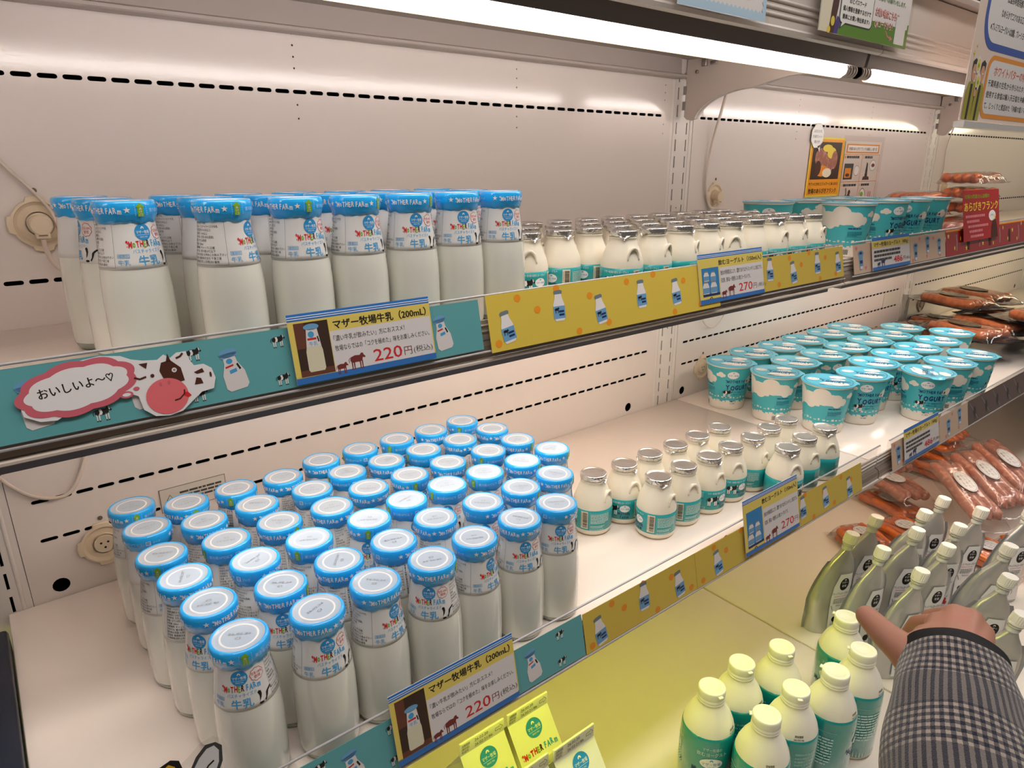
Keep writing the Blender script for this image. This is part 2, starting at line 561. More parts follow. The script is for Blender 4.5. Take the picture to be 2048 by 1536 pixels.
# ------------------------------------------------------------------ shelves
SHZ = {'upper': 0.3055, 'lower': 0.0}
SHF = {'upper': -0.298, 'lower': -0.402}
BAYS = [(-1.139, -0.046), (-0.044, 1.0815), (1.0845, 2.18), (2.184, 3.28)]
SPL = {0: 'left of the navy end', 1: 'first bay', 2: 'second bay', 3: 'third bay'}
def shelf(level, bay):
    z = SHZ[level]; yf = SHF[level]; x0, x1 = BAYS[bay]
    hold = {('upper', 1): 'carrying the tall row of milk bottles', ('upper', 2): 'carrying the few yogurt cups and sausage bags', ('upper', 3): 'in the far third bay, mostly out of sight',
            ('lower', 1): 'carrying the big block of milk bottles', ('lower', 2): 'carrying the yogurt cups and black sausage trays', ('lower', 3): 'in the far third bay, beyond the black trays'}[(level, bay)]
    t = thing('display_shelf', f'white metal {level} shelf '+hold, 'shelf', (0, 0, z))
    MB().rbox(x0, x1, yf, -0.0012, -0.014, 0.0, 0.0012, SHELF).build('shelf_board', t)
    b = MB()
    b.extrude_x([(yf+0.001, 0.010), (yf-0.0015, 0.010), (yf-0.0015, 0.006), (yf-0.003, 0.005), (yf-0.0015, 0.004), (yf-0.0015, 0.0), (yf-0.003, -0.001), (yf-0.0015, -0.002), (yf-0.0015, -0.010), (yf+0.001, -0.010)], x0, x1, FASC)
    b.build('front_edge', t, True)
    b = MB()
    b.extrude_x([(yf+0.001, -0.0105), (yf-0.004, -0.0105), (yf-0.0075, -0.014), (yf-0.009, -0.020), (yf-0.0085, -0.0255), (yf+0.001, -0.0255)], x0, x1, BROWN)
    b.build('bronze_band', t, True)
    b = MB()
    b.extrude_x([(yf+0.002, -0.026), (yf-0.010, -0.026), (yf-0.0125, -0.0272), (yf-0.0125, -0.0290), (yf-0.010, -0.0302), (yf+0.002, -0.0302)], x0, x1, LIP)
    b.build('lower_lip', t, True)
    b = MB().box(x0+0.01, x1-0.03, yf-0.002, yf+0.03, -0.038, -0.0304, SLATE)
    b.build('lamp_housing', t)
    # clear price rail, leaning out a little at the foot
    B, T = rail_ends(level)
    b = MB()
    rx0, rx1 = x0+0.006, (x1-0.0025 if bay != 1 else 1.079)
    if bay == 2: rx0 = 1.104 if level == 'upper' else 1.112
    off = 0.0016
    b.add([(rx0, B[0]-off, B[1]), (rx1, B[0]-off, B[1]), (rx1, T[0]-off, T[1]), (rx0, T[0]-off, T[1])], [(0, 1, 2, 3)], CLEAR)
    b.build('clear_cover', t).location = (0, 0, -z)
    b = MB()
    b.tube([(rx0, T[0]-0.0006, T[1]), (rx1, T[0]-0.0006, T[1])], 0.0011, RIM, 8)
    b.tube([(rx0, B[0]-0.0002, B[1]-0.0008), (rx1, B[0]-0.0002, B[1]-0.0008)], 0.0011, RIM, 8)
    b.add([(rx0, T[0]+0.0015, T[1]), (rx1, T[0]+0.0015, T[1]), (rx1, yf-0.0017, 0.3*T[1]+0.7*z), (rx0, yf-0.0017, 0.3*T[1]+0.7*z)], [(0, 1, 2, 3)], CLEAR)
    b.build('price_rail', t).location = (0, 0, -z)
    return t

def rail_ends(level):
    z = SHZ[level]
    if level == 'upper':
        return (-0.311, z-0.0175), (-0.3005, z+0.0345)
    return (-0.417, z-0.0225), (-0.406, z+0.0315)

def rail_matrix(level, x):
    B, T = rail_ends(level)
    L = hypot(T[0]-B[0], T[1]-B[1]); ey, ez = (T[0]-B[0])/L, (T[1]-B[1])/L
    return Matrix(((1, 0, 0, x), (0, ey, -ez, B[0]), (0, ez, ey, B[1]), (0, 0, 0, 1))), L

for bay in (1, 2, 3):
    shelf('upper', bay); shelf('lower', bay)

# ------------------------------------------------------------------ lamps
def glow(name, c, s):
    return mat(name, (0.9, 0.9, 0.9), 0.3, emit=(c, s))
GT = glow('tube_glow', (1.0, 0.92, 0.88), TUBE_TOP)
GTW = glow('tube_glow_warm', (1.0, 0.70, 0.38), TUBE_TOP*0.10)
GT3 = glow('tube_glow_far', (1.0, 0.97, 0.72), TUBE_TOP*0.7)
GM = glow('tube_glow_mid', (1.0, 0.90, 0.80), TUBE_MID)
GM3 = glow('tube_glow_mid_far', (1.0, 0.96, 0.66), TUBE_MID*0.7)
GY = glow('tube_glow_yellow', (0.82, 0.90, 0.12), TUBE_LOW)
GL2 = glow('tube_glow_low', (1.0, 0.84, 0.68), TUBE_MID*0.8)
ENDC = mat('tube_end_band', (0.45, 0.40, 0.36), 0.3, metal=0.6)
def tube_lamp(label, x0, x1, y, z, r, m, warm=None):
    t = thing('tube_lamp', label, 'lamp', (x0, y, z))
    L = x1-x0
    MB().tube([(0.03, 0, 0), (L-0.03, 0, 0)], r, m, 16).build('glass_tube', t)
    if warm:
        MB().tube([(0.03, r*0.15, -r*0.58), (L-0.03, r*0.15, -r*0.58)], r*0.66, warm, 12).build('diffuser_edge', t)
    for xe, s in ((0.0, 1), (L, -1)):
        b = MB()
        for q in (0.0, 0.007, 0.015, 0.022):
            b.tube([(xe+s*q, 0, 0), (xe+s*(q+0.0055), 0, 0)], r*1.06, ENDC, 16)
        b.tube([(xe, 0, 0), (xe+s*0.032, 0, 0)], r*0.95, mat('tube_end_clear', (0.75, 0.66, 0.58), 0.2), 16)
        b.build('end_cap', t)
    return t
NEAR = {0: 'left of the first bay', 1: 'over the milk bottles', 2: 'over the two wall posters', 3: 'over the far third bay'}
for bay in (0, 1, 2, 3):
    x0 = UPC[bay]+0.012; x1 = UPC[bay+1]-0.004
    tube_lamp('lit white tube lamp under the canopy '+NEAR[bay], x0, x1, -0.297, 0.5855, 0.0085, GT3 if bay == 3 else GT, GTW)
for bay in (1, 2, 3):
    x0, x1 = BAYS[bay]
    tube_lamp('tube lamp hidden under the upper shelf of the '+SPL[bay], x0+0.06, x1-0.06, -0.262, 0.2805, 0.007, GM3 if bay == 3 else GM)
tube_lamp('yellow tube lamp hidden under the lower shelf above the milk cartons', 0.10, 1.03, -0.352, -0.0265, 0.008, GY)
tube_lamp('tube lamp hidden under the lower shelf above the sausage packs', 1.20, 2.10, -0.352, -0.0265, 0.008, GL2)

# ------------------------------------------------------------------ canopy: top shelf seen from below
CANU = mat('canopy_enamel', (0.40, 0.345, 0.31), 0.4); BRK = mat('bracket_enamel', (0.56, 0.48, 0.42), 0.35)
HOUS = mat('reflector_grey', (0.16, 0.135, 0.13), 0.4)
for bay in (0, 1, 2, 3):
    x0 = UPC[bay]+0.001; x1 = UPC[bay+1]-0.001
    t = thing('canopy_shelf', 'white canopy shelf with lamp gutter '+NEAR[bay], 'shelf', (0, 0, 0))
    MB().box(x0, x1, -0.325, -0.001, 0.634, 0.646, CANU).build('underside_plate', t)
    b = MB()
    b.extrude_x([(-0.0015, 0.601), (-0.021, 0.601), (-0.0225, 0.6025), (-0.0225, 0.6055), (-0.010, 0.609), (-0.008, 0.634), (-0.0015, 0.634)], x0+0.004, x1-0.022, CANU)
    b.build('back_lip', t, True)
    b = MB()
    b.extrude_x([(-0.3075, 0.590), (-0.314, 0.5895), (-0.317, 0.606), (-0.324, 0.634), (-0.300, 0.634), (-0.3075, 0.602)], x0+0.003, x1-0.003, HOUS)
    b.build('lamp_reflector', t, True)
    b = MB()
    pr = [(-0.318, 0.607), (-0.330, 0.603), (-0.3345, 0.605), (-0.3355, 0.609), (-0.3335, 0.6115), (-0.3335, 0.620)]
    z = 0.620
    for k in range(3):
        pr += [(-0.3335, z), (-0.3352, z+0.0012), (-0.3352, z+0.0026), (-0.3335, z+0.0038)]; z += 0.0075
    pr += [(-0.3335, 0.690), (-0.328, 0.690), (-0.328, 0.640), (-0.324, 0.634)]
    b.extrude_x(pr, x0, x1, FASC)
    b.build('front_rail', t, True)
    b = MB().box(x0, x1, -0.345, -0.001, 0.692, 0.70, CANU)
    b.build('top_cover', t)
# brackets carrying the canopy
def bracket(x, label):
    t = thing('shelf_bracket', label, 'bracket', (x, 0, 0))
    arc = [(-0.020, 0.534)]
    for k in range(13):
        a = k/12
        arc.append((-0.030-0.085*(1-cos(a*pi/2)) - 0.02*a, 0.536+0.042*sin(a*pi/2)))
    arc += [(-0.20, 0.5895), (-0.262, 0.592), (-0.285, 0.600), (-0.292, 0.612), (-0.292, 0.633), (-0.004, 0.633), (-0.004, 0.541), (-0.010, 0.536)]
    b = MB(); b.extrude_x(arc, -0.0015, 0.0015, BRK); b.build('plate', t, True)
    rim = [(0, y, z) for y, z in arc[1:16]]
    b = MB()
    for (p, q) in zip(arc[1:16], arc[2:17]):
        b.add([(-0.006, p[0], p[1]), (0.006, p[0], p[1]), (0.006, q[0], q[1]), (-0.006, q[0], q[1])], [(0, 1, 2, 3)], UPR)
    b.build('edge_flange', t)
    b = MB()
    b.rbox(-0.006, 0.002, -0.046, -0.036, 0.619, 0.631, 0.001, STEEL); b.rbox(-0.005, 0.002, -0.066, -0.053, 0.620, 0.626, 0.001, STEEL)
    b.tube([(-0.004, -0.026, 0.612), (0.0, -0.026, 0.612)], 0.003, STEEL, 10)
    b.build('clip', t)
    b = MB()
    for z in (0.56, 0.585):
        b.box(-0.002, 0.002, -0.006, 0.001, z-0.008, z+0.006, STEEL)
    b.build('hook', t)
bracket(1.040, 'white curved bracket on the post between the milk and poster bays')
bracket(2.133, 'white curved bracket on the post right of the wall posters')
bracket(-0.053, 'white curved bracket at the left post, barely in view')

# ------------------------------------------------------------------ socket covers on the wall with their cords
def port(x, z, plugged, label):
    t = thing('socket_cover', label, 'socket cover', (x, -0.0008, z), 0, 'round socket covers on the back wall')
    b = MB()
    n = 64
    def outer(k):
        a = 2*pi*k/n
        r = 0.0235
        for c in (pi/2, pi, 3*pi/2, 0):
            d = (a-c+pi) % (2*pi)-pi
            if abs(d) < 0.33: r = 0.0268
        return r, a
    rings = []
    for (s, y) in ((1.0, 0.0), (1.0, -0.0022), (0.97, -0.003)):
        rings.append([((outer(k)[0]*s)*cos(outer(k)[1]), y, (outer(k)[0]*s)*sin(outer(k)[1])) for k in range(n)])
    for (r, y) in ((0.0212, -0.0032), (0.0205, -0.0016), (0.0180, 0.0002), (0.0125, -0.0002), (0.0118, -0.002)):
        rings.append([(r*cos(2*pi*k/n), y, r*sin(2*pi*k/n)) for k in range(n)])
    v = [p for rg in rings for p in rg]; f = []
    for i in range(len(rings)-1):
        for k in range(n):
            k2 = (k+1) % n
            f.append((i*n+k, i*n+k2, (i+1)*n+k2, (i+1)*n+k))
    b.add(v, f, CREAM, False)
    b.build('flange', t)
    b = MB(); prof = [(0.0107, 0.0), (0.0107, 0.0025), (0.0100, 0.0036), (0.0, 0.0036)]
    rot = lambda L: [(x_, -z_, y_) for x_, y_, z_ in L]
    q = MB(); q.lathe(prof, CREAM, 32)
    b.add([(p[0], -p[2], p[1]) for p in q.v], q.f, CREAM, False)
    b.build('socket', t, True)
    b = MB(); q = MB()
    q.lathe([(0.0, 0.00012), (0.0275, 0.0001)], CREAMD, 40)
    for pt in ((-0.0035, 0.002), (0.0035, 0.002), (0.0, -0.004)) if not plugged else ():
        q2 = MB(); q2.lathe([(0.0013, 0.00375), (0.0, 0.00375)], DARK, 10)
        b.add([(p[0]+pt[0], -p[2], p[1]+pt[1]) for p in q2.v], q2.f, DARK)
    b.build('socket_hole', t)
    b = MB(); b.tube([(0.0008, -0.0003, 0.0315), (0.0008, -0.0006, 0.0315)], 0.0026, CREAMD, 12); b.build('screw_hole', t)
    if plugged:
        b = MB(); q = MB()
        q.lathe([(0.0098, 0.0036), (0.0098, 0.014), (0.0088, 0.0155), (0.0, 0.0155)], CREAM, 28)
        b.add([(p[0], -p[2], p[1]-0.0005) for p in q.v], q.f, CREAM, False)
        b.rbox(-0.0062, 0.0062, -0.0150, -0.004, -0.0135, -0.006, 0.001, CREAM)
        b.box(-0.0038, 0.0038, -0.0153, -0.0145, -0.0108, -0.0098, CREAMD)
        b.build('plug', t, True)
    return t
port(0.058, 0.4055, True, 'round cream socket cover with plug, left of the upper milk bottles')
port(0.055, 0.0505, False, 'empty round socket cover with three holes behind the lower milk bottles')
port(1.152, 0.4020, True, 'round cream socket cover with plug, behind the small yogurt bottles')
port(1.160, 0.0530, False, 'empty round socket cover just left of the yogurt cups')
port(2.250, 0.3950, True, 'far socket cover behind the upper sausage bags')
port(2.252, 0.0540, False, 'far socket cover above the black sausage trays')
port(3.345-0.0, 0.0540, False, 'farthest socket cover in the third bay') if False else None

def smooth_path(pts, n=10):
    P = [Vector(p) for p in pts]; out = []
    for i in range(len(P)-1):
        a, b, c, d = P[max(i-1, 0)], P[i], P[i+1], P[min(i+2, len(P)-1)]
        for k in range(n):
            t = k/n
            out.append(0.5*((2*b)+(c-a)*t+(2*a-5*b+4*c-d)*t*t+(3*b-a-3*c+d)*t*t*t))
    return out+[P[-1]]
def cord(pts, label, r=0.0022):
    o = MB().tube(smooth_path(pts), r, CORD, 8, flat=0.7).build('lamp_cord')
    return tag(o, label, 'cord')
cord([(0.005, -0.012, 0.632), (0.006, -0.006, 0.56), (0.016, -0.004, 0.50), (0.034, -0.004, 0.468), (0.055, -0.005, 0.440), (0.0685, -0.006, 0.418), (0.0735, -0.008, 0.395), (0.078, -0.006, 0.376), (0.089, -0.005, 0.362), (0.11, -0.004, 0.350), (0.13, -0.004, 0.320)], 'thin white cord from the canopy past the left socket cover')
cord([(0.0575, -0.013, 0.392), (0.0585, -0.010, 0.380), (0.063, -0.007, 0.366), (0.074, -0.006, 0.355), (0.090, -0.005, 0.352), (0.112, -0.004, 0.347), (0.132, -0.004, 0.318)], 'white twin cord hanging from the plug of the left socket cover')
cord([(-0.037, -0.02, 0.292), (-0.034, -0.008, 0.20), (-0.026, -0.006, 0.165), (-0.006, -0.006, 0.1345), (0.016, -0.007, 0.122), (0.034, -0.007, 0.124), (0.048, -0.006, 0.145), (0.060, -0.006, 0.180), (0.068, -0.010, 0.23), (0.072, -0.02, 0.292)], 'thin white cord hanging in a loop below the upper shelf, far left')
cord([(1.122, -0.04, 0.62), (1.124, -0.02, 0.55), (1.122, -0.009, 0.50), (1.117, -0.006, 0.455), (1.118, -0.005, 0.420), (1.132, -0.006, 0.385), (1.148, -0.010, 0.380), (1.152, -0.013, 0.390)], 'flat white cord hanging beside the middle socket cover', 0.003)
cord([(1.128, -0.02, 0.292), (1.130, -0.007, 0.200), (1.142, -0.007, 0.158), (1.172, -0.007, 0.139), (1.205, -0.007, 0.150), (1.225, -0.008, 0.190), (1.232, -0.02, 0.292)], 'thin white cord looped below the upper shelf above the yogurt cups', 0.0016)
cord([(2.215, -0.03, 0.62), (2.218, -0.012, 0.55), (2.214, -0.006, 0.50), (2.224, -0.005, 0.45), (2.214, -0.006, 0.40), (2.222, -0.006, 0.35)], 'white cord on the far wall behind the sausage bags')
# ------------------------------------------------------------------ inks
def ink(name, c, rough=0.45):
    return mat('ink_'+name, c, rough)
I_BLUE = ink('blue', '2A8FCB'); I_LBLUE = ink('light_blue', '45A4DC'); I_NAVY = ink('navy', '16305F'); I_RED = ink('red', 'D2232A')
I_GRN = ink('green', '7FAE1E'); I_DGRN = ink('dark_green', '3F7A26'); I_BRN = ink('brown', '4A2416'); I_BLK = ink('black', '14120F'); I_WHT = ink('white', 'F0EEEA')
I_GRY = ink('grey', '8C8C8A'); I_DGRY = ink('dark_grey', '3C3C3C'); I_ORG = ink('orange', 'E8921E'); I_YEL = ink('yellow', 'E8D24A'); I_PINK = ink('pink', 'E0828A')
I_TEALW = ink('pale_teal', 'BFE3DF'); I_CRM = ink('cream', 'E9DFC6'); I_LG = ink('pale_blue', 'BBD9EE'); I_MAR = ink('maroon', '7A2A26')
RAINBOW = [('M', I_RED), ('O', I_GRN), ('T', I_RED), ('H', I_BRN), ('E', I_GRN), ('R', I_BRN), (' ', None), ('F', I_LBLUE), ('A', I_LBLUE), ('R', I_LBLUE), ('M', I_LBLUE)]
RAINBOW2 = [('!', I_RED), ('M', I_RED), ('o', I_GRN), ('T', I_RED), ('H', I_RED), ('E', I_GRN), ('R', I_BRN), (' ', None), ('F', I_LBLUE), ('A', I_LBLUE), ('R', I_LBLUE), ('m', I_LBLUE)]

def hut(a, cx, cy, s, m, layer):
    a.poly([(cx-s, cy-0.5*s), (cx-0.75*s, cy+0.3*s), (cx-0.3*s, cy+0.7*s), (cx+0.3*s, cy+0.7*s), (cx+0.75*s, cy+0.3*s), (cx+s, cy-0.5*s), (cx+0.35*s, cy-0.5*s), (cx+0.3*s, cy), (cx-0.3*s, cy), (cx-0.35*s, cy-0.5*s)], m, layer)

def emblem(a, cx, cy, rx, ry, mbg, mfg, since=True, layer=2):
    a.poly(ell(cx, cy, rx, ry, 32), mbg, layer)
    hut(a, cx, cy+ry*0.52, rx*0.22, mfg, layer+1)
    a.text('マザー牧場', cx, cy-ry*0.16, ry*0.44, mfg, layer+1, 'C', width=rx*1.62, bold=0.02)
    a.rect(cx-rx*0.78, cy-ry*0.34, cx+rx*0.78, cy-ry*0.31, mfg, layer+1)
    if since:
        a.text('SINCE 1962', cx, cy-ry*0.66, ry*0.24, mfg, layer+1, 'C', width=rx*0.9)

def T(a, body, x, y, size, m, layer=2, align='L', w=None, bold=0.0, rot=0.0):
    """text with the total width w"""
    a.text(body, x, y, size, m, layer, align, width=w, bold=bold, rot=rot)

def cow_head(a, cx, cy, s, layer=2):
    """black ears and patch, white blaze, dark nose: a small printed cow face"""
    a.poly([(cx-.50*s, cy+.48*s), (cx-.38*s, cy+.62*s), (cx-.20*s, cy+.52*s), (cx-.16*s, cy+.20*s), (cx-.24*s, cy-.10*s), (cx-.40*s, cy-.40*s), (cx-.36*s, cy+.10*s), (cx-.42*s, cy+.30*s)], I_BLK, layer)
    a.poly([(cx+.02*s, cy-.55*s), (cx+.16*s, cy-.30*s), (cx+.22*s, cy+.10*s), (cx+.40*s, cy+.28*s), (cx+.70*s, cy+.46*s), (cx+.82*s, cy+.34*s), (cx+.62*s, cy+.22*s), (cx+.44*s, cy+.08*s), (cx+.34*s, cy-.22*s), (cx+.12*s, cy-.66*s)], I_BLK, layer)
    a.poly(ell(cx-.28*s, cy-.62*s, .20*s, .11*s, 14), I_BLK, layer)
    a.poly([(cx-.40*s, cy-.40*s), (cx-.30*s, cy-.52*s), (cx-.12*s, cy-.50*s), (cx-.20*s, cy-.15*s)], I_WHT, layer)

def cow_stand(a, cx, cy, s, layer=2, m=None, flip=1):
    """whole little dairy cow seen from the side"""
    mb = m or I_BLK; f = flip
    P = lambda L: [(cx+f*x*s, cy+y*s) for x, y in L]
    a.poly(P([(-.55, .10), (-.50, .38), (-.10, .50), (.30, .46), (.45, .62), (.62, .60), (.66, .44), (.80, .30), (.74, .20), (.55, .26), (.48, .02), (.30, -.05), (-.40, -.06)]), mb, layer)
    if not m:
        a.poly(P([(-.22, .44), (-.02, .47), (.06, .16), (-.02, -.04), (-.26, -.04), (-.16, .18)]), I_WHT, layer+1)
        a.poly(P([(.52, .60), (.60, .60), (.66, .34), (.58, .30)]), I_WHT, layer+1)
    for x in (-.48, -.30, .22, .40):
        a.poly(P([(x, .02), (x+.12, .02), (x+.10, -.52), (x+.02, -.52)]), m or I_WHT, layer)
        a.poly(P([(x+.0, -.52), (x+.12, -.52), (x+.12, -.60), (x, -.60)]), mb, layer)
    a.line(P([(-.54, .34), (-.66, .20), (-.64, -.05)]), .05*s, mb, layer)

# ------------------------------------------------------------------ 200 mL milk bottle
MILK = mat('milk_in_glass', (0.81, 0.80, 0.715), 0.26, coat=1.0, sss=0.12)
GLASSB = mat('bottle_glass_foot', (0.42, 0.47, 0.40), 0.05, coat=1.0, trans=0.35)
LABEL = mat('label_film', (0.78, 0.765, 0.74), 0.28, coat=0.35)
CAPB = mat('cap_shrink_blue', '22B2FF', 0.22, coat=0.7, bump=(420, 0.08, 0.002))
CAPT = mat('cap_top_frost', (0.46, 0.55, 0.66), 0.22, coat=0.5)
CAPR = mat('cap_top_ring', (0.86, 0.86, 0.87), 0.2, coat=0.5)
BPROF = [(0, .003), (.017, .0015), (.0205, 0), (.0228, .0012), (.0242, .005), (.0248, .011), (.0250, .030), (.0250, .050), (.0247, .064), (.0240, .074), (.0229, .084), (.0215, .094), (.0203, .102), (.0194, .109), (.0190, .116)]
BRF = rfun(BPROF)
def bottle_meshes():
    M_ = {}
    b = MB(); b.lathe([p for p in BPROF if p[1] >= .0045 or p[0] < .001][1:], MILK, 40); M_['glass_body'] = b.mesh('glass_body')
    b = MB(); b.lathe([(0, .003), (.017, .0015), (.0205, 0), (.0228, .0012), (.0242, .005), (.0244, .0062)], GLASSB, 40); M_['glass_foot'] = b.mesh('glass_foot')
    b = MB()
    zz = [.0800+.0357*k/9 for k in range(10)]
    b.lathe([(BRF(zz[0])-.0002, zz[0]-.0001)]+[(BRF(z)+.00018, z) for z in zz], LABEL, 48); M_['label_sleeve'] = b.mesh('label_sleeve')
    b = MB()
    def wob(r, z, a):
        if z < .1150:
            return r+.00035*sin(9*a)+.0002*sin(17*a+1), z+.0005*sin(5*a)+.0003*sin(11*a)
        return r, z
    b.lathe([(.0190, .1128), (.0198, .1132), (.0203, .1165), (.0212, .1185), (.0216, .1200), (.0217, .1250), (.0213, .1275), (.0204, .1288), (.0190, .1290), (.0184, .1286)], CAPB, 56, wob=wob)
    M_['cap'] = b.mesh('cap')
    b = MB()
    b.lathe([(.0186, .1287), (.0176, .1285), (.0170, .1281), (.0142, .1281)], CAPT, 40)
    b.lathe([(.0142, .1281), (.0138, .1284), (.0130, .1284), (.0126, .1281)], CAPR, 40)
    b.lathe([(.0126, .1281), (.0100, .1279), (0, .1279)], CAPT, 40)
    M_['cap_top'] = b.mesh('cap_top')
    # printing on the sleeve
    a = Art()
    emblem(a, 0, .1066, .0063, .0060, I_BLUE, I_WHT)
    a.blob(.0132, .1058, .0050, .0048, 9, I_RED, 1, .13); a.blob(.0132, .1058, .0046, .0044, 9, LABEL, 2, .13)
    T(a, '生乳100%', .0132, .1060, .0026, I_RED, 3, 'C', .0086, .01); T(a, '使用', .0132, .1030, .0028, I_RED, 3, 'C', .0050, .01)
    a.hand(RAINBOW2, -.0136, .0960, .0066, .0285, bold=.03)
    T(a, 'パスチャライズド', .0006, .0918, .0034, I_LBLUE, 2, 'C', .0205)
    T(a, '牛乳', .0004, .0832, .0080, I_LBLUE, 2, 'C', .0146, .028)
    cow_head(a, .0152, .0872, .0085)
    a.frame(-.0202, .0887, -.0122, .0914, .00022, I_LBLUE, 2); T(a, '種類別', -.0162, .0892, .0021, I_LBLUE, 2, 'C', .0068)
    T(a, '牛乳', -.0162, .0838, .0042, I_LBLUE, 2, 'C', .0076)
    # facts panel on the left
    a.frame(-.0520, .0815, -.0222, .1140, .00016, I_DGRY, 2)
    facts = ['種類別名称  牛乳', '商品名  パスチャライズド牛乳', '無脂乳固形分 8.3%以上', '乳脂肪分  3.4%以上', '原材料名  生乳100%(国産)', '殺菌  72℃15秒間', '内容量  200ml', '消費期限  キャップに記載', '保存方法  要冷蔵10℃以下', '開封後の取扱 お早めにお飲み下さい', '製造者  酪農株式会社 千葉工場', '千葉県睦沢町上市場2301番地']
    for k, s in enumerate(facts):
        T(a, s, -.0514, .1116-k*.00258, .0021, I_BLK, 2, 'L', min(.0286, text2d(s)[2]*.0018))
    # nutrition panel and barcode on the right
    a.frame(.0212, .0905, .0372, .1140, .00014, I_DGRY, 2)
    T(a, '栄養成分表示', .0292, .1118, .0021, I_BLK, 2, 'C', .0125)
    nut = [('1本(200ml)当たり', ''), ('エネルギー', '134kcal'), ('たんぱく質', '6.4g'), ('脂質', '7.6g'), ('炭水化物', '10.0g'), ('食塩相当量', '0.19g'), ('カルシウム', '220mg')]
    for k, (s, q) in enumerate(nut):
        T(a, s, .0217, .1090-k*.0027, .0020, I_BLK, 2, 'L', min(.0100, text2d(s)[2]*.0017))
        if q: T(a, q, .0367, .1090-k*.0027, .0020, I_BLK, 2, 'R', text2d(q)[2]*.0017)
    for k, s in enumerate(['●乳の成分は地域・季節', 'により変動しますので', '表示値は目安です。']):
        T(a, s, .0214, .0878-k*.0025, .0019, I_BLK, 2, 'L', text2d(s)[2]*.0015)
    a.barcode(.0405, .0815, .0095, .0325, I_BLK, LABEL, 2, vert=True, digits=False)
    T(a, '4582268187182', .0406, .0830, .0022, I_BLK, 3, 'L', .029, rot=pi/2)
    a.split(.0022)
    M_['label_print'] = a.mesh('label_print', wrap(BRF, .0215, .00024))
    # printing round the cap
    a = Art()
    crf = lambda z: .0217
    u = -.068
    white = I_WHT
    def mf(x):
        a.hand([(c, white) for c in '!MoTHER FARm'], x, .1203, .0056, .0290, bold=.03)
    x = -.062
    for k in range(2):
        a.star(x, .1226, .0024, white); mf(x+.0042); x += .0364
    a.star(x, .1226, .0024, white)
    x += .0052
    for q in range(6): a.rect(x, .1186+q*.0014, x+.00035, .1193+q*.0014, I_LG, 2)
    a.poly([(x+.0018, .1178), (x+.0062, .1178), (x+.0062, .1246), (x+.0074, .1246), (x+.0040, .1275), (x+.0006, .1246), (x+.0018, .1246)], I_GRN, 2)
    for k, s in enumerate('あけ口'):
        T(a, s, x+.0040, .1226-k*.0022, .0021, white, 3, 'C', .0021)
    for q in range(6): a.rect(x+.0085, .1186+q*.0014, x+.0089, .1193+q*.0014, I_LG, 2)
    T(a, '要冷蔵10℃以下', x+.0112, .1209, .0030, I_LG, 2, 'L', .0205)
    a.frame(x+.0345, .1200, x+.0385, .1240, .0004, white, 2); T(a, 'プラ', x+.0365, .1208, .0022, white, 2, 'C', .0026)
    T(a, 'マーク', x+.0400, .1209, .0026, I_LG, 2, 'L', .0068)
    a.split(.0030)
    M_['cap_print'] = a.mesh('cap_print', wrap(rfun([(.0213, .1170), (.0216, .1188), (.0217, .1200), (.0217, .1250), (.0213, .1275)]), .0217, .00012))
    for nm, d, c in (('a', '26.02.27', 'C2'), ('b', '26.02.24', 'C3')):
        a = Art()
        T(a, d, 0, .0012, .0031, I_GRY, 1, 'C', .0165); T(a, c, 0, -.0042, .0036, I_GRY, 1, 'C', .0042)
        M_['date_'+nm] = a.mesh('date_stamp', lambda u, v, w: (u, v, .1281+w))
    return M_
BM_ = bottle_meshes()
def milk_bottle(x, y, z, label, face, caprot, daterot, stamp, group, H=1.0):
    t = thing('milk_bottle', label, 'milk bottle', (x, y, z+.0004), 0, group)
    body = put('glass_body', BM_['glass_body'], t); put('glass_foot', BM_['glass_foot'], t)
    s = put('label_sleeve', BM_['label_sleeve'], t, None, face); put('label_print', BM_['label_print'], s)
    c = put('cap', BM_['cap'], t, None, caprot); put('cap_print', BM_['cap_print'], c)
    k = put('cap_top', BM_['cap_top'], t, None, daterot); put('date_stamp', BM_['date_'+stamp], k)
    return t

ORD = ['first', 'second', 'third', 'fourth', 'fifth', 'sixth', 'seventh', 'eighth', 'ninth', 'tenth']
# columns from left to right, each from the wall to the rail: (x, y, face, cap turn)
A = radians
LOWMILK = [
 [(0.078, -0.094), (0.081, -0.152), (0.081, -0.212), (0.088, -0.262), (0.094, -0.312), (0.100, -0.368)],
 [(0.124, -0.121), (0.128, -0.172), (0.134, -0.222), (0.1435, -0.2728), (0.148, -0.3235), (0.158, -0.3738)],
 [(0.174, -0.120), (0.180, -0.170), (0.185, -0.220), (0.195, -0.269), (0.201, -0.320), (0.211, -0.369)],
 [(0.224, -0.124), (0.238, -0.173), (0.238, -0.223), (0.256, -0.270), (0.255, -0.321), (0.266, -0.370)],
 [(0.276, -0.108), (0.286, -0.157), (0.287, -0.208), (0.305, -0.258), (0.308, -0.309), (0.317, -0.363)],
 [(0.327, -0.107), (0.336, -0.157), (0.338, -0.208), (0.357, -0.255), (0.364, -0.312), (0.372, -0.362)],
 [(0.378, -0.107), (0.387, -0.157), (0.390, -0.207), (0.408, -0.255), (0.416, -0.310), (0.422, -0.361)],
 [(0.428, -0.108), (0.440, -0.158), (0.447, -0.209), (0.461, -0.258), (0.467, -0.308)],
 [(0.479, -0.106), (0.494, -0.154), (0.497, -0.204), (0.512, -0.253)]]
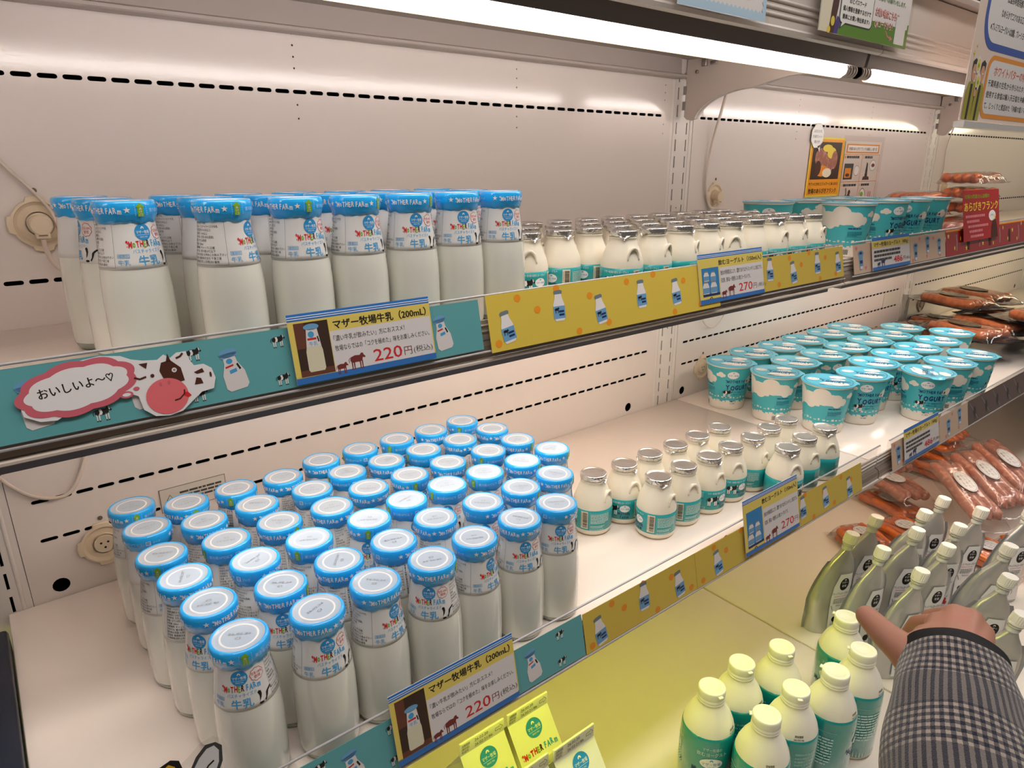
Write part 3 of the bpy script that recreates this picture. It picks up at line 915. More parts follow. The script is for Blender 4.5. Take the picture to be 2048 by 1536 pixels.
# turn of the label seen in the photograph, relative to the line of sight: 0 = picture side, + = turned to the right
FACE = {(0, 0): 25, (0, 1): 115, (0, 2): 30, (0, 3): 80, (0, 4): -35, (0, 5): -12, (1, 0): 30, (1, 1): 75, (1, 2): 110, (1, 3): 60, (1, 4): -5, (1, 5): 15,
        (2, 0): -150, (2, 1): -110, (2, 2): -95, (2, 3): 70, (2, 4): -90, (2, 5): 45, (3, 3): -10, (3, 4): -80, (3, 5): -12, (4, 5): 48, (5, 5): 18, (6, 5): 14, (4, 4): 85, (5, 4): 5, (6, 4): -60}
rnd = random.Random(11)
n_cols = len(LOWMILK)
for ci, colm in enumerate(LOWMILK):
    for ri, (x, y) in enumerate(colm):
        view = -atan2(x, y+0.82)          # local turn so that 0 looks at the aisle viewer
        f = FACE.get((ci, ri), rnd.choice((-150, -95, -60, 10, 40, 80, 120, 160))+rnd.uniform(-15, 15))
        fr = len(colm)-1-ri
        if ri == 0: place = 'against the wall'
        elif fr == 0 and ci < 7: place = 'at the front rail'
        else: place = f'{ORD[ri]} from the wall'
        milk_bottle(x, y, 0.0, f'blue-capped milk bottle {place}, {ORD[ci]} column from left, lower shelf', view+A(f), rnd.uniform(0, 6.28), view+A(rnd.choice((-20, 10, 40, 170, 190, 75))), 'b' if fr <= 1 else 'a', 'milk bottles on the lower shelf')
UPMILK = [[(0.096, -0.232, 28), (0.090, -0.180, -82), (0.081, -0.128, 130)],
          [(0.158, -0.262, 58), (0.160, -0.209, 135), (0.150, -0.156, 60)],
          [(0.216, -0.262, 30), (0.214, -0.209, 130), (0.204, -0.156, -95)],
          [(0.269, -0.262, 32), (0.267, -0.209, 25), (0.257, -0.156, -100)],
          [(0.323, -0.262, 16), (0.320, -0.209, -135), (0.310, -0.156, 40)],
          [(0.375, -0.262, 18), (0.373, -0.209, 55), (0.362, -0.156, 20)],
          [(0.428, -0.262, 22), (0.426, -0.209, 0), (0.415, -0.156, 90)]]
for ci, colm in enumerate(UPMILK):
    for ri, (x, y, f) in enumerate(colm):
        view = -atan2(x, y+0.82)
        milk_bottle(x, y, SHZ['upper'], f'blue-capped milk bottle, upper shelf, {ORD[ci]} column from left, {("at the rail", "one behind the rail", "nearest the wall")[ri]}', view+A(f), view+A(rnd.choice((-25, -20, -30, 10, 150))), rnd.uniform(0, 6.28), 'a', 'milk bottles on the upper shelf')

# ------------------------------------------------------------------ 150 mL drinking yogurt
PE = mat('cream_plastic', (0.86, 0.80, 0.66), 0.34, sss=0.15)
FOIL = mat('foil_lid', (0.74, 0.73, 0.72), 0.2, metal=1.0, bump=(330, 0.35, 0.003))
FOILT = mat('foil_top', (0.62, 0.62, 0.62), 0.26, metal=1.0, bump=(200, 0.08, 0.002))
TEAL = mat('teal_label', '1FA3A6', 0.35, coat=0.3)
YPROF = [(0, .002), (.019, 0), (.0232, .0012), (.0252, .0045), (.0258, .009), (.0258, .036), (.0254, .0425), (.0238, .049), (.0212, .0560), (.0184, .0625), (.0166, .0670), (.0159, .0700)]
YRF = rfun(YPROF)
def yogurt_meshes():
    M_ = {}
    b = MB(); b.lathe(YPROF+[(.0167, .0708), (.0169, .0718), (.0160, .0726), (.0152, .0730), (.0152, .0760)], PE, 40)
    M_['bottle_body'] = b.mesh('bottle_body')
    # little finger loop moulded on the shoulder
    b = MB(); n = 18
    arc = []
    for k in range(n+1):
        a = pi*k/n
        th = .0080*cos(a)/.0245; z = .0462+.0140*sin(a)
        r = .0245-.0010*sin(a)
        arc.append(((r)*sin(th), -(r)*cos(th), z))
    b.tube(arc, [.0009+.0009*sin(pi*k/n) for k in range(n+1)], PE, 8)
    inn = []
    for k in range(n+1):
        a = pi*k/n
        th = .0080*cos(a)/.0245; z = .0462+.0140*sin(a)
        r = YRF(z)-.0006
        inn.append((r*sin(th), -r*cos(th), z))
    v = arc+inn
    b.add(v, [(k, k+1, n+2+k, n+1+k) for k in range(n)], PE, True)
    rec = []
    for k in range(n+1):
        a = pi*k/n
        th = .0072*cos(a)/.0245; z = .0462+.0128*sin(a)
        r = .0234-.0022*sin(a)
        rec.append((r*sin(th), -r*cos(th), z))
    b.add(rec+[(0, -.0236, .0462)], [(k, k+1, n+1) for k in range(n)], PE, True)
    M_['finger_loop'] = b.mesh('finger_loop')
    b = MB(); b.lathe([(YRF(.0088), .0087), (YRF(.009)+.0002, .0088), (YRF(.03)+.0002, .030), (YRF(.036)+.0002, .0368), (YRF(.037), .0369)], TEAL, 44); M_['label_band'] = b.mesh('label_band')
    b = MB()
    def wob(r, z, a):
        if z < .0745:
            return r+.0003*sin(23*a)+.0003*sin(37*a+1), z+.0003*sin(13*a)
        return r+.00012*sin(31*a), z
    b.lathe([(.0163, .0732), (.0170, .0736), (.0171, .0748), (.0173, .0775), (.0172, .0790), (.0166, .0799), (.0158, .0800)], FOIL, 72, wob=wob)
    b.lathe([(.0158, .0800), (.0150, .0798), (.0143, .0792), (.0120, .0791), (0, .0791)], FOILT, 40)
    tab = []
    for k in range(7):
        t = k/6
        tab.append([(((t-.5)*.014)*(1-s), -.0171-.0020*s-.0006*sin(6*t+4*s), .0742-.0062*s*(1-abs(t-.5)*.8)) for s in (0, .35, .7, 1.0)])
    v = [p for r in tab for p in r]
    b.add(v, [(i*4+j, i*4+4+j, i*4+5+j, i*4+1+j) for i in range(6) for j in range(3)], FOIL, False)
    M_['foil_lid'] = b.mesh('foil_lid')
    a = Art()
    T(a, 'マザー牧場の飲むヨーグルト', .0, .0318, .0033, I_WHT, 2, 'C', .031, .008)
    cow_stand(a, -.0085, .0215, .0125)
    a.poly(ell(.0082, .0246, .0068, .0050, 28), I_WHT, 2)
    hut(a, .0082, .0276, .0013, I_BLUE, 3); T(a, 'マザー牧場', .0082, .0232, .0026, I_BLUE, 3, 'C', .0112, .015)
    a.hand([(c, I_NAVY) for c in 'MOTHER'], -.0005, .0155, .0052, .0165, bold=.03); a.hand([(c, I_NAVY) for c in 'FARM'], .0025, .0105, .0050, .0115, bold=.03)
    a.greek(-.036, .0255, .0150, .0095, 7, I_TEALW, 2, seed=1)
    a.frame(-.0355, .0125, -.0215, .0240, .00018, I_TEALW, 2); a.greek(-.0345, .0135, .012, .0095, 5, I_TEALW, 2, seed=2)
    a.frame(-.0215, .0100, -.0178, .0135, .0003, I_TEALW, 2); T(a, 'プラ', -.0197, .0107, .0020, I_TEALW, 2, 'C', .0026)
    a.barcode(.0215, .0110, .0095, .0240, I_BLK, I_CRM, 2, vert=True)
    a.frame(.0335, .0120, .0610, .0340, .00016, I_TEALW, 2); a.greek(.0345, .0190, .0255, .0140, 8, I_TEALW, 2, seed=3); a.greek(.0345, .0130, .019, .0035, 2, I_TEALW, 2, seed=4)
    a.greek(.0335, .0098, .022, .0016, 1, I_TEALW, 2, seed=6)
    a.split(.0025)
    M_['label_print'] = a.mesh('label_print', wrap(lambda z: YRF(z), .0258, .00028))
    return M_
YM = yogurt_meshes()
def yogurt_bottle(x, y, z, label, face, lid, loop, group):
    t = thing('drinking_yogurt', label, 'yogurt bottle', (x, y, z+.0004), 0, group)
    put('bottle_body', YM['bottle_body'], t); put('finger_loop', YM['finger_loop'], t, None, loop)
    s = put('label_band', YM['label_band'], t, None, face); put('label_print', YM['label_print'], s)
    put('foil_lid', YM['foil_lid'], t, None, lid)
    return t
LOWYOG = [(0.577, -0.262, -80, 'first in the back row'), (0.630, -0.267, -10, 'second in the back row'), (0.683, -0.266, 0, 'third in the back row'), (0.736, -0.268, 100, 'fourth in the back row'),
          (0.789, -0.266, 30, 'fifth in the back row'), (0.842, -0.267, 60, 'sixth in the back row'),
          (0.635, -0.321, -70, 'front left corner bottle with barcode showing'), (0.688, -0.320, -60, 'second in the middle row with barcode showing'), (0.741, -0.322, 40, 'third in the middle row'), (0.794, -0.320, 35, 'fourth in the middle row'),
          (0.847, -0.321, -100, 'fifth in the middle row'), (0.900, -0.315, 70, 'sixth in the middle row'), (0.953, -0.312, 20, 'last of the middle row, beside the yogurt cups'),
          (0.851, -0.374, 62, 'at the rail behind the price card'), (0.906, -0.369, 130, 'at the rail, middle of three'), (0.966, -0.368, 135, 'at the rail, right end of three')]
rnd = random.Random(5)
for k, (x, y, f, d) in enumerate(LOWYOG):
    view = -atan2(x, y+0.82)
    yogurt_bottle(x, y, 0, 'foil-topped drinking yogurt on the lower shelf, '+d, view+A(f), view+A(rnd.choice((-60, 20, 50, -20))), view+A((60, 40, 50, 35, 62, -75)[k % 6]), 'drinking yogurts on the lower shelf')
k = 0
UPF = {0: (-15, 35), 1: (-12, 62), 2: (115, 78), 3: (150, 75), 4: (60, 25), 5: (20, -35), 6: (18, 60), 7: (15, 66), 8: (15, 68)}
for ri, y in enumerate((-0.260, -0.207, -0.154, -0.101)):
    for ci in range(9):
        x = 0.614+ci*0.0538-ri*0.004
        view = -atan2(x, y+0.82)
        f, lp = UPF[ci] if ri == 0 else (rnd.uniform(-180, 180), rnd.uniform(-90, 90))
        yogurt_bottle(x, y, SHZ['upper'], f'drinking yogurt on the upper shelf, {("at the rail", "second row", "third row", "row nearest the wall")[ri]}, {ORD[ci]} from left', view+A(f), view+A((5, -40, 65, 100, 60, -120, 30, 80, -50)[ci] if ri == 0 else rnd.uniform(-180, 180)), view+A(lp), 'drinking yogurts on the upper shelf')
for ri, (x, y, f, lp) in enumerate(((0.508, -0.207, 20, 10), (0.561, -0.207, -40, -75), (0.496, -0.154, 80, 20), (0.551, -0.154, 20, 60), (0.545, -0.101, 0, 0))):
    view = -atan2(x, y+0.82)
    yogurt_bottle(x, y, SHZ['upper'], 'drinking yogurt on the upper shelf '+('right beside the last milk bottle, second row', 'second row, showing its small print', 'third row, hidden behind the milk bottles', 'third row, just left of the main block', 'nearest the wall, left of the main block')[ri], view+A(f), view+A(30), view+A(lp), 'drinking yogurts on the upper shelf')
# ------------------------------------------------------------------ yogurt cups
CUPT = mat('cup_sky', '45B6C0', 0.38, coat=0.2); CUPW = mat('cup_white', (0.82, 0.77, 0.68), 0.4)
LIDT = mat('cup_lid_teal', '3CC0DE', 0.3, coat=0.3); CUPINK = ink('cup_navy', '12356E'); CUPFT = ink('cup_fine', '1C6E88')
CPROF = [(0, .0025), (.0300, .0020), (.0318, 0), (.0330, .0010), (.0335, .0060), (.0428, .0865), (.0448, .0875), (.0450, .0890), (.0440, .0900)]
CRF = rfun(CPROF[3:6])
def cup_meshes():
    M_ = {}
    b = MB(); b.lathe([(0, .0025), (.0300, .0020), (.0318, 0), (.0330, .0010), (.0335, .0060), (.0345, .0150)], CUPW, 44)
    b.lathe([(.0345, .0150), (.0428, .0865)], CUPT, 44)
    b.lathe([(.0428, .0865), (.0448, .0875), (.0450, .0890), (.0440, .0900), (.0400, .0902)], CUPW, 44)
    M_['cup_body'] = b.mesh('cup_body')
    def lid_out(k, n, s=1.0):
        a = 2*pi*k/n; r = .0456
        d = (a+pi) % (2*pi)-pi
        if abs(d) < 0.45: r = .0456+.0065*(cos(d/0.45*pi/2))**1.3
        return r*s*cos(a), r*s*sin(a)
    n = 64
    b = MB(); v = []; f = []
    for s, z in ((1.0, .0899), (1.0, .0904), (.955, .0906), (.935, .0902), (.5, .0903)):
        for k in range(n):
            x, y = lid_out(k, n, s) if s > .96 else (.0456*s*cos(2*pi*k/n), .0456*s*sin(2*pi*k/n))
            v.append((x, y, z-(.002 if s == 1.0 and x > .0465 else 0)))
    for i in range(4):
        for k in range(n):
            f.append((i*n+k, i*n+(k+1) % n, (i+1)*n+(k+1) % n, (i+1)*n+k))
    f.append(tuple(4*n+k for k in range(n)))
    b.add(v, f, LIDT, False); M_['foil_lid'] = b.mesh('foil_lid')
    a = Art(.00005)
    a.ring(0, 0, .0405, .0405, .0007, CUPINK, 1, 48)
    a.poly(ell(-.0245, .0060, .0105, .0080, 24), I_WHT, 1); T(a, 'マザー牧場', -.0245, .0030, .0042, I_BLUE, 2, 'C', .016, .02); hut(a, -.0245, .0092, .0020, I_BLUE, 2)
    a.blob(.006, -.020, .022, .0095, 7, I_WHT, 1, .15); a.blob(.020, .021, .013, .008, 6, I_WHT, 1, .15); a.blob(.016, .004, .012, .005, 6, I_WHT, 1, .15)
    a.hand([(c, I_BLUE) for c in 'MOTHER FARM'], -.013, .0085, .0072, .036, bold=.02, rot=-.35)
    a.hand([(c, CUPINK) for c in 'YOGURT'], -.014, -.0050, .0130, .040, bold=.04, rot=-.35)
    a.greek(-.020, -.027, .022, .006, 3, CUPFT, 2, seed=3); a.greek(.022, -.010, .014, .010, 5, CUPFT, 2, seed=8)
    M_['lid_print'] = a.mesh('lid_print', face_up(.0907))
    a = Art()
    W = CUPW
    def cloud(u, v, s):
        for dx, dy, r in ((-.010, 0, .0055), (0, .003, .0085), (.010, 0, .0055), (.003, -.002, .0065)):
            a.poly(ell(u+dx*s, v+dy*s, r*s*1.1, r*s, 20), W, 1)
        a.rect(u-.014*s, v-.0055*s, u+.014*s, v-.001*s, W, 1)
    for (u, v, s) in ((.026, .060, .75), (-.034, .072, .55), (.045, .072, .55), (.078, .067, 1.7), (.100, .056, 1.5), (.117, .068, 1.5), (-.062, .062, 1.25), (-.085, .068, 1.6), (-.108, .060, 1.5), (.066, .0795, .5)):
        cloud(u, v, s)
    a.rect(-.119, .0150, .119, .0168, CUPW, 1)
    for k in range(34):
        u = -.119+k*.007; a.rect(u, .0164, u+.0035+.002*(k % 3), .0182+.0012*((k*7) % 3), CUPW, 1)
    for k in range(30):
        u = -.119+k*.008; a.rect(u, .0255, u+.003+.002*(k % 2), .0268+.0012*((k*5) % 3), CUPW, 1)
    a.poly(ell(-.0115, .0735, .0105, .0074, 28), I_WHT, 2); hut(a, -.0115, .0775, .0018, I_BLUE, 3); T(a, 'マザー牧場', -.0115, .0712, .0040, I_BLUE, 3, 'C', .0175, .02)
    a.hand([(c, CUPINK) for c in '!MOTHER FARM'], -.0245, .0575, .0078, .0470, bold=.03)
    a.hand([(c, CUPINK) for c in 'YOGURT'], -.0235, .0430, .0128, .0490, bold=.045)
    T(a, 'マザー牧場のヨーグルト', -.0085, .0365, .0036, CUPINK, 2, 'L', .0330, .01); T(a, '(種類別)はっ酵乳', -.0085, .0320, .0028, CUPINK, 2, 'L', .0200)
    cow_stand(a, -.0205, .0345, .0135)
    T(a, '種類別', -.012, .0175, .0030, CUPINK, 3, 'L', .009); T(a, 'はっ酵乳', -.012, .0130, .0030, CUPINK, 3, 'L', .011)
    a.greek(.046, .0420, .026, .0040, 2, CUPINK, 2, seed=4); a.greek(.045, .0330, .028, .0070, 4, CUPFT, 2, seed=5); a.greek(-.072, .0480, .026, .0034, 1, CUPINK, 2, seed=6)
    a.greek(-.072, .0360, .026, .0085, 4, CUPFT, 2, seed=7); a.frame(-.074, .0300, -.046, .0345, .0003, CUPINK, 2)
    a.frame(.079, .0400, .094, .0600, .0003, CUPINK, 2)
    for r in range(4):
        for c in range(3):
            T(a, '0123456789'[(r*3+c) % 10], .0808+c*.0042, .0553-r*.0042, .0034, CUPINK, 2, 'L', .0026)
    a.greek(.078, .0290, .020, .0080, 4, CUPINK, 2, seed=9)
    a.barcode(-.078, .0020, .0130, .0120, I_DGRY, CUPW, 2)
    a.barcode(.032, .0150, .0130, .0120, I_DGRY, CUPW, 2)
    a.split(.0035)
    M_['cup_print'] = a.mesh('cup_print', wrap(CRF, .0390, .00015))
    return M_
CM = cup_meshes()
def yogurt_cup(x, y, z, label, face, lid, group):
    t = thing('yogurt_cup', label, 'yogurt cup', (x, y, z+.0004), 0, group)
    s = put('cup_body', CM['cup_body'], t, None, face); put('cup_print', CM['cup_print'], s)
    s = put('foil_lid', CM['foil_lid'], t, None, lid); put('lid_print', CM['lid_print'], s)
LOWCUP = [(1.131, -0.086, 30, 'at the wall, far left corner cup'), (1.139, -0.180, 118, 'left side, second from the wall, back turned'), (1.160, -0.271, 115, 'left side, in front, back turned with barcode'),
 (1.224, -0.075, 20, 'at the wall, second from left'), (1.231, -0.166, 100, 'second row from wall, second from left'), (1.253, -0.288, 32, 'front row, second from left, facing out'),
 (1.318, -0.082, -40, 'at the wall, third from left'), (1.327, -0.175, 60, 'second row from wall, third from left'), (1.345, -0.266, 35, 'third row from wall, third from left'),
 (1.412, -0.082, 80, 'at the wall, fourth from left'), (1.421, -0.175, 160, 'second row from wall, fourth from left'), (1.440, -0.266, 40, 'third row from wall, fourth from left'),
 (1.512, -0.086, 10, 'at the wall, fifth from left'), (1.516, -0.180, 90, 'second row from wall, fifth from left'), (1.532, -0.272, -60, 'third row from wall, fifth from left'),
 (1.607, -0.086, 30, 'at the wall, sixth from left'), (1.610, -0.181, 120, 'second row from wall, sixth from left'), (1.630, -0.274, 150, 'third row from wall, right end'),
 (1.705, -0.168, 70, 'second row from wall, right end'), (1.741, -0.262, 130, 'right end cup, touching the black sausage trays'),
 (1.364, -0.358, 22, 'at the rail, facing out'), (1.463, -0.358, 120, 'at the rail, middle of three'), (1.563, -0.364, 100, 'at the rail, right end of three')]
rnd = random.Random(3)
for x, y, f, d in LOWCUP:
    view = -atan2(x, y+0.82)
    yogurt_cup(x, y, 0, 'blue-lidded yogurt cup on the lower shelf, '+d, view+A(f), A(-48)+rnd.uniform(-.12, .12) if (x, y) != (1.364, -0.358) else A(-140), 'yogurt cups on the lower shelf')
UPCUP = [(1.215, -0.235, 112, 'front cup with its back turned'), (1.345, -0.235, 60, 'second front cup, showing clouds'), (1.440, -0.235, 20, 'third front cup, facing out'), (1.535, -0.235, 14, 'fourth front cup, at the right end'),
         (1.150, -0.120, 20, 'left cup of the back row'), (1.250, -0.135, -60, 'second cup of the back row'), (1.345, -0.135, 30, 'third cup of the back row'), (1.440, -0.135, 100, 'fourth cup of the back row')]
for x, y, f, d in UPCUP:
    view = -atan2(x, y+0.82)
    yogurt_cup(x, y, SHZ['upper'], 'yogurt cup on the upper shelf, '+d, view+A(f), A(-48)+rnd.uniform(-.12, .12), 'yogurt cups on the upper shelf')

# ------------------------------------------------------------------ big drinking-yogurt bottles on the deck
TEALG = mat('teal_shrink', '12918F', 0.14, coat=1.0); PEB = mat('cream_plastic_big', (0.84, 0.80, 0.68), 0.36, sss=0.1); CAPW = mat('screw_cap_white', (0.80, 0.78, 0.70), 0.35)
DZ = -0.41
GPROF = [(0, .004), (.028, 0), (.0345, .002), (.0368, .008), (.0370, .100), (.0362, .112), (.0335, .124), (.0285, .136), (.0225, .146), (.0184, .1525), (.0176, .1560), (.0190, .1570), (.0190, .1585), (.0172, .1592)]
GRF = rfun(GPROF[2:10])
def big_meshes():
    M_ = {}
    b = MB(); b.lathe(GPROF, PEB, 48); M_['bottle_body'] = b.mesh('bottle_body')
    b = MB(); b.lathe([(GRF(.006), .006), (GRF(.007)+.0004, .0065), (GRF(.1)+.0004, .100), (GRF(.112)+.0004, .112), (GRF(.116)+.0004, .1160), (GRF(.1165), .1164)], TEALG, 48); M_['shrink_label'] = b.mesh('shrink_label')
    b = MB(); b.lathe([(.0172, .1590), (.0185, .1592), (.0187, .1600), (.0187, .1640), (.0183, .1643), (.0186, .1648), (.0187, .1740), (.0182, .1762), (.0172, .1768), (.0165, .1764), (.0150, .1761), (.0144, .1765), (.0130, .1765), (.0125, .1761), (.0030, .1760), (.0, .1764)], CAPW, 56)
    b.rbox(-.0035, .0035, -.0222, -.0180, .1725, .1745, .0008, CAPW)
    M_['screw_cap'] = b.mesh('screw_cap')
    a = Art()
    T(a, 'マザー牧場の', 0, .0985, .0060, I_TEALW, 2, 'C', .026); T(a, '飲むヨーグルト', 0, .0895, .0072, I_TEALW, 2, 'C', .041, .01)
    a.poly(ell(0, .0770, .0155, .0085, 32), I_WHT, 2); hut(a, 0, .0818, .0026, I_BLUE, 3); T(a, 'マザー牧場', 0, .0735, .0060, I_BLUE, 3, 'C', .026, .02); T(a, 'SINCE 1962', 0, .0705, .0020, I_BLUE, 3, 'C', .010)
    a.hand([(c, CUPINK) for c in 'MOTHER'], -.026, .0570, .0105, .042, bold=.03); a.hand([(c, CUPINK) for c in 'FARM'], -.012, .0440, .0105, .030, bold=.03)
    cow_stand(a, .0150, .0250, .026)
    T(a, '賞味期限', -.058, .1225, .0038, I_BLK, 2, 'C', .0135) if False else None
    T(a, '種類別名称  はっ酵乳', .050, .0950, .0036, I_TEALW, 2, 'L', .030)
    for k, s in enumerate(['無脂乳固形分  8.2%', '乳脂肪分    3.2%', '原材料名  生乳、砂糖', '内容量    500ml', '賞味期限  上部に記載', '保存方法  要冷蔵10℃以下']):
        T(a, s, .050, .0885-k*.0058, .0034, I_TEALW, 2, 'L', .028)
    a.greek(.050, .030, .030, .022, 5, I_TEALW, 2, seed=12)
    a.barcode(.088, .018, .018, .026, I_BLK, I_CRM, 2)
    a.greek(-.090, .040, .040, .050, 10, I_TEALW, 2, seed=14); a.line([(-.092, .098), (-.046, .098)], .0004, I_TEALW, 2)
    a.split(.004)
    M_['label_print'] = a.mesh('label_print', wrap(lambda z: GRF(z)+.0004, .0370, .0003))
    a = Art(); T(a, '賞味期限', 0, .1222, .0036, I_BLK, 1, 'C', .0115, .02); T(a, '26.03.06', 0, .1178, .0034, I_BLK, 1, 'C', .0135, .01)
    a.split(.003)
    M_['date_stamp'] = a.mesh('date_stamp', wrap(GRF, .034, .0003))
    return M_
GM_ = big_meshes()
BIGB = [(0.693, -0.394, 15, 'leftmost, back row'), (0.768, -0.392, -100, 'second from left, back row'), (0.845, -0.410, -140, 'third from left, back row'), (0.707, -0.470, 60, 'front row, nearest the viewer, date facing out'),
        (0.782, -0.469, 65, 'front row, second, date facing out'), (0.858, -0.487, 95, 'front row, third, fact print facing out'), (0.992, -0.437, -20, 'farthest, touching the silver pouches'), (0.934, -0.490, 150, 'front row, right end, barcode at foot')]
for x, y, f, d in BIGB:
    view = -atan2(x, y+0.82)
    t = thing('yogurt_bottle', 'big teal yogurt bottle on the deck, '+d, 'yogurt bottle', (x, y, DZ+.0004), 0, 'big yogurt bottles on the deck')
    b_ = put('bottle_body', GM_['bottle_body'], t); put('date_stamp', GM_['date_stamp'], b_, None, view+A(22 if 60 <= f <= 65 else 70))
    s = put('shrink_label', GM_['shrink_label'], t, None, view+A(f if f not in (60, 65) else (-150 if f == 60 else -60))); put('label_print', GM_['label_print'], s)
    put('screw_cap', GM_['screw_cap'], t, None, view+A(rnd.choice((-100, -80, 20, 40))))

# ------------------------------------------------------------------ gable-top milk cartons
CART = mat('carton_board', (0.82, 0.80, 0.62), 0.38)
def carton_meshes():
    M_ = {}
    w, zb, zr, zt = .033, .150, .196, .214
    b = MB()
    b.rbox(-w, w, -w, w, 0, zb+.0005, .0012, CART)
    M_['carton_body'] = b.mesh('carton_body')
    b = MB()
    e = .0012
    # sloping roof panels (front, back), folded-in gable ends, fin on top
    v = [(-w, -w, zb), (w, -w, zb), (w, w, zb), (-w, w, zb), (-w, -e, zr), (w, -e, zr), (w, e, zr), (-w, e, zr), (-w+.015, 0, zr-.012), (w-.015, 0, zr-.012)]
    b.add(v, [(0, 1, 5, 4), (2, 3, 7, 6), (0, 4, 8), (8, 7, 3), (0, 8, 3), (1, 9, 5), (9, 2, 6), (1, 2, 9)], CART)
    M_['gable_roof'] = b.mesh('gable_roof')
    b = MB(); b.rbox(-w-.0004, w+.0004, -.0016, .0016, zr-.001, zt, .0012, CART); M_['top_fin'] = b.mesh('top_fin')
    sl = hypot(w-e, zr-zb); sa, ca = (zr-zb)/sl, (w-e)/sl
    def slope(sign):
        return lambda u, vv, wz: (sign*u, -sign*((w)-vv*ca+(.00025+wz)*sa), zb+vv*sa+(.00025+wz)*ca)
    a = Art()
    emblem(a, .002, .0385, .0125, .0118, I_BLUE, CART)
    a.hand([(c, m) for c, m in RAINBOW2], -.0285, .0095, .0100, .0580, bold=.05)
    M_['front_print'] = a.mesh('roof_print', slope(1)); M_['back_print'] = a.mesh('roof_print', slope(-1))
    a = Art()
    T(a, '消費期限', -.031, .0105, .0045, I_DGRY, 2, 'L', .012); T(a, '(開封前)', -.031, .0060, .0040, I_DGRY, 2, 'L', .011); T(a, '製造所', -.031, .0015, .0040, I_DGRY, 2, 'L', .010)
    T(a, '26.02.20', -.012, .0095, .0058, I_DGRY, 2, 'L', .020); T(a, '26.02.21/Bb', -.012, .0020, .0058, I_DGRY, 2, 'L', .027)
    for pts in ([(.019, .006), (.026, .006), (.026, .0035), (.0305, .0080), (.026, .0125), (.026, .010), (.019, .010), (.019, .006)],):
        a.line(pts, .0006, I_DGRY, 2)
    M_['fin_print'] = a.mesh('fin_print', lambda u, v_, wz: (u, -(.0016+.0002+wz), zr+.0012+v_))
    a = Art()
    T(a, 'パスチャライズド', 0, .128, .0066, I_BLK, 2, 'C', .048, .02); T(a, '牛乳', 0, .104, .0190, I_BLUE, 2, 'C', .036, .03); emblem(a, 0, .080, .016, .013, I_BLUE, CART)
    a.hand([(c, m) for c, m in RAINBOW2], -.026, .052, .010, .052, bold=.05)
    M_['panel_print'] = a.mesh('panel_print', lambda u, v_, wz: (u, -(w+.0003+wz), v_))
    M_['side_print'] = a.mesh('side_print', lambda u, v_, wz: (-(w+.0003+wz), -u, v_))
    return M_
KM = carton_meshes()
CARTS = [(0.4460, -0.287, 0.0, 'at the back on the right, nearest the shelf'), (0.3740, -0.287, 0.0, 'at the back on the left, partly under the shelf'), (0.4560, -0.363, 0.0, 'in front on the right, fin towards the bottles'), (0.3830, -0.361, 0.01, 'in front on the left, lowest in view')]
for x, y, r, d in CARTS:
    t = thing('milk_carton', 'yellow gable-top milk carton, '+d, 'milk carton', (x, y, DZ+.0004), r, 'gable-top milk cartons on the deck')
    s = put('carton_body', KM['carton_body'], t); put('panel_print', KM['panel_print'], s); put('side_print', KM['side_print'], s)
    s = put('gable_roof', KM['gable_roof'], t); put('roof_print', KM['front_print'], s); put('roof_print', KM['back_print'], s)
    s = put('top_fin', KM['top_fin'], t); put('fin_print', KM['fin_print'], s)

# ------------------------------------------------------------------ silver spout pouches
POUCH = mat('pouch_foil', (0.57, 0.56, 0.54), 0.27, metal=0.5, bump=(13, 0.55, 0.02)); POUCHD = mat('pouch_film_back', (0.36, 0.37, 0.37), 0.25, metal=0.5, bump=(20, 0.6, 0.012))
PLAB = mat('pouch_label', (0.84, 0.82, 0.80), 0.4); SPC = mat('spout_cap', (0.85, 0.82, 0.74), 0.4); SPT = mat('spout_clear', (0.66, 0.66, 0.62), 0.2, coat=0.5)
POUT = [(0.0, .047, .026), (.004, .0475, .0265), (.03, .047, .0245), (.07, .0455, .0215), (.105, .0425, .0165), (.130, .0365, .0125), (.148, .0265, .0100), (.160, .0165, .0090), (.170, .0100, .0080), (.176, .0085, .0075)]
def pouch_half(z):
    pr = POUT
    for a_, b_ in zip(pr, pr[1:]):
        if z <= b_[0]:
            t = (z-a_[0])/(b_[0]-a_[0]); return (a_[1]+(b_[1]-a_[1])*t)*.86, (a_[2]+(b_[2]-a_[2])*t)*.9
    return pr[-1][1]*.95, pr[-1][2]
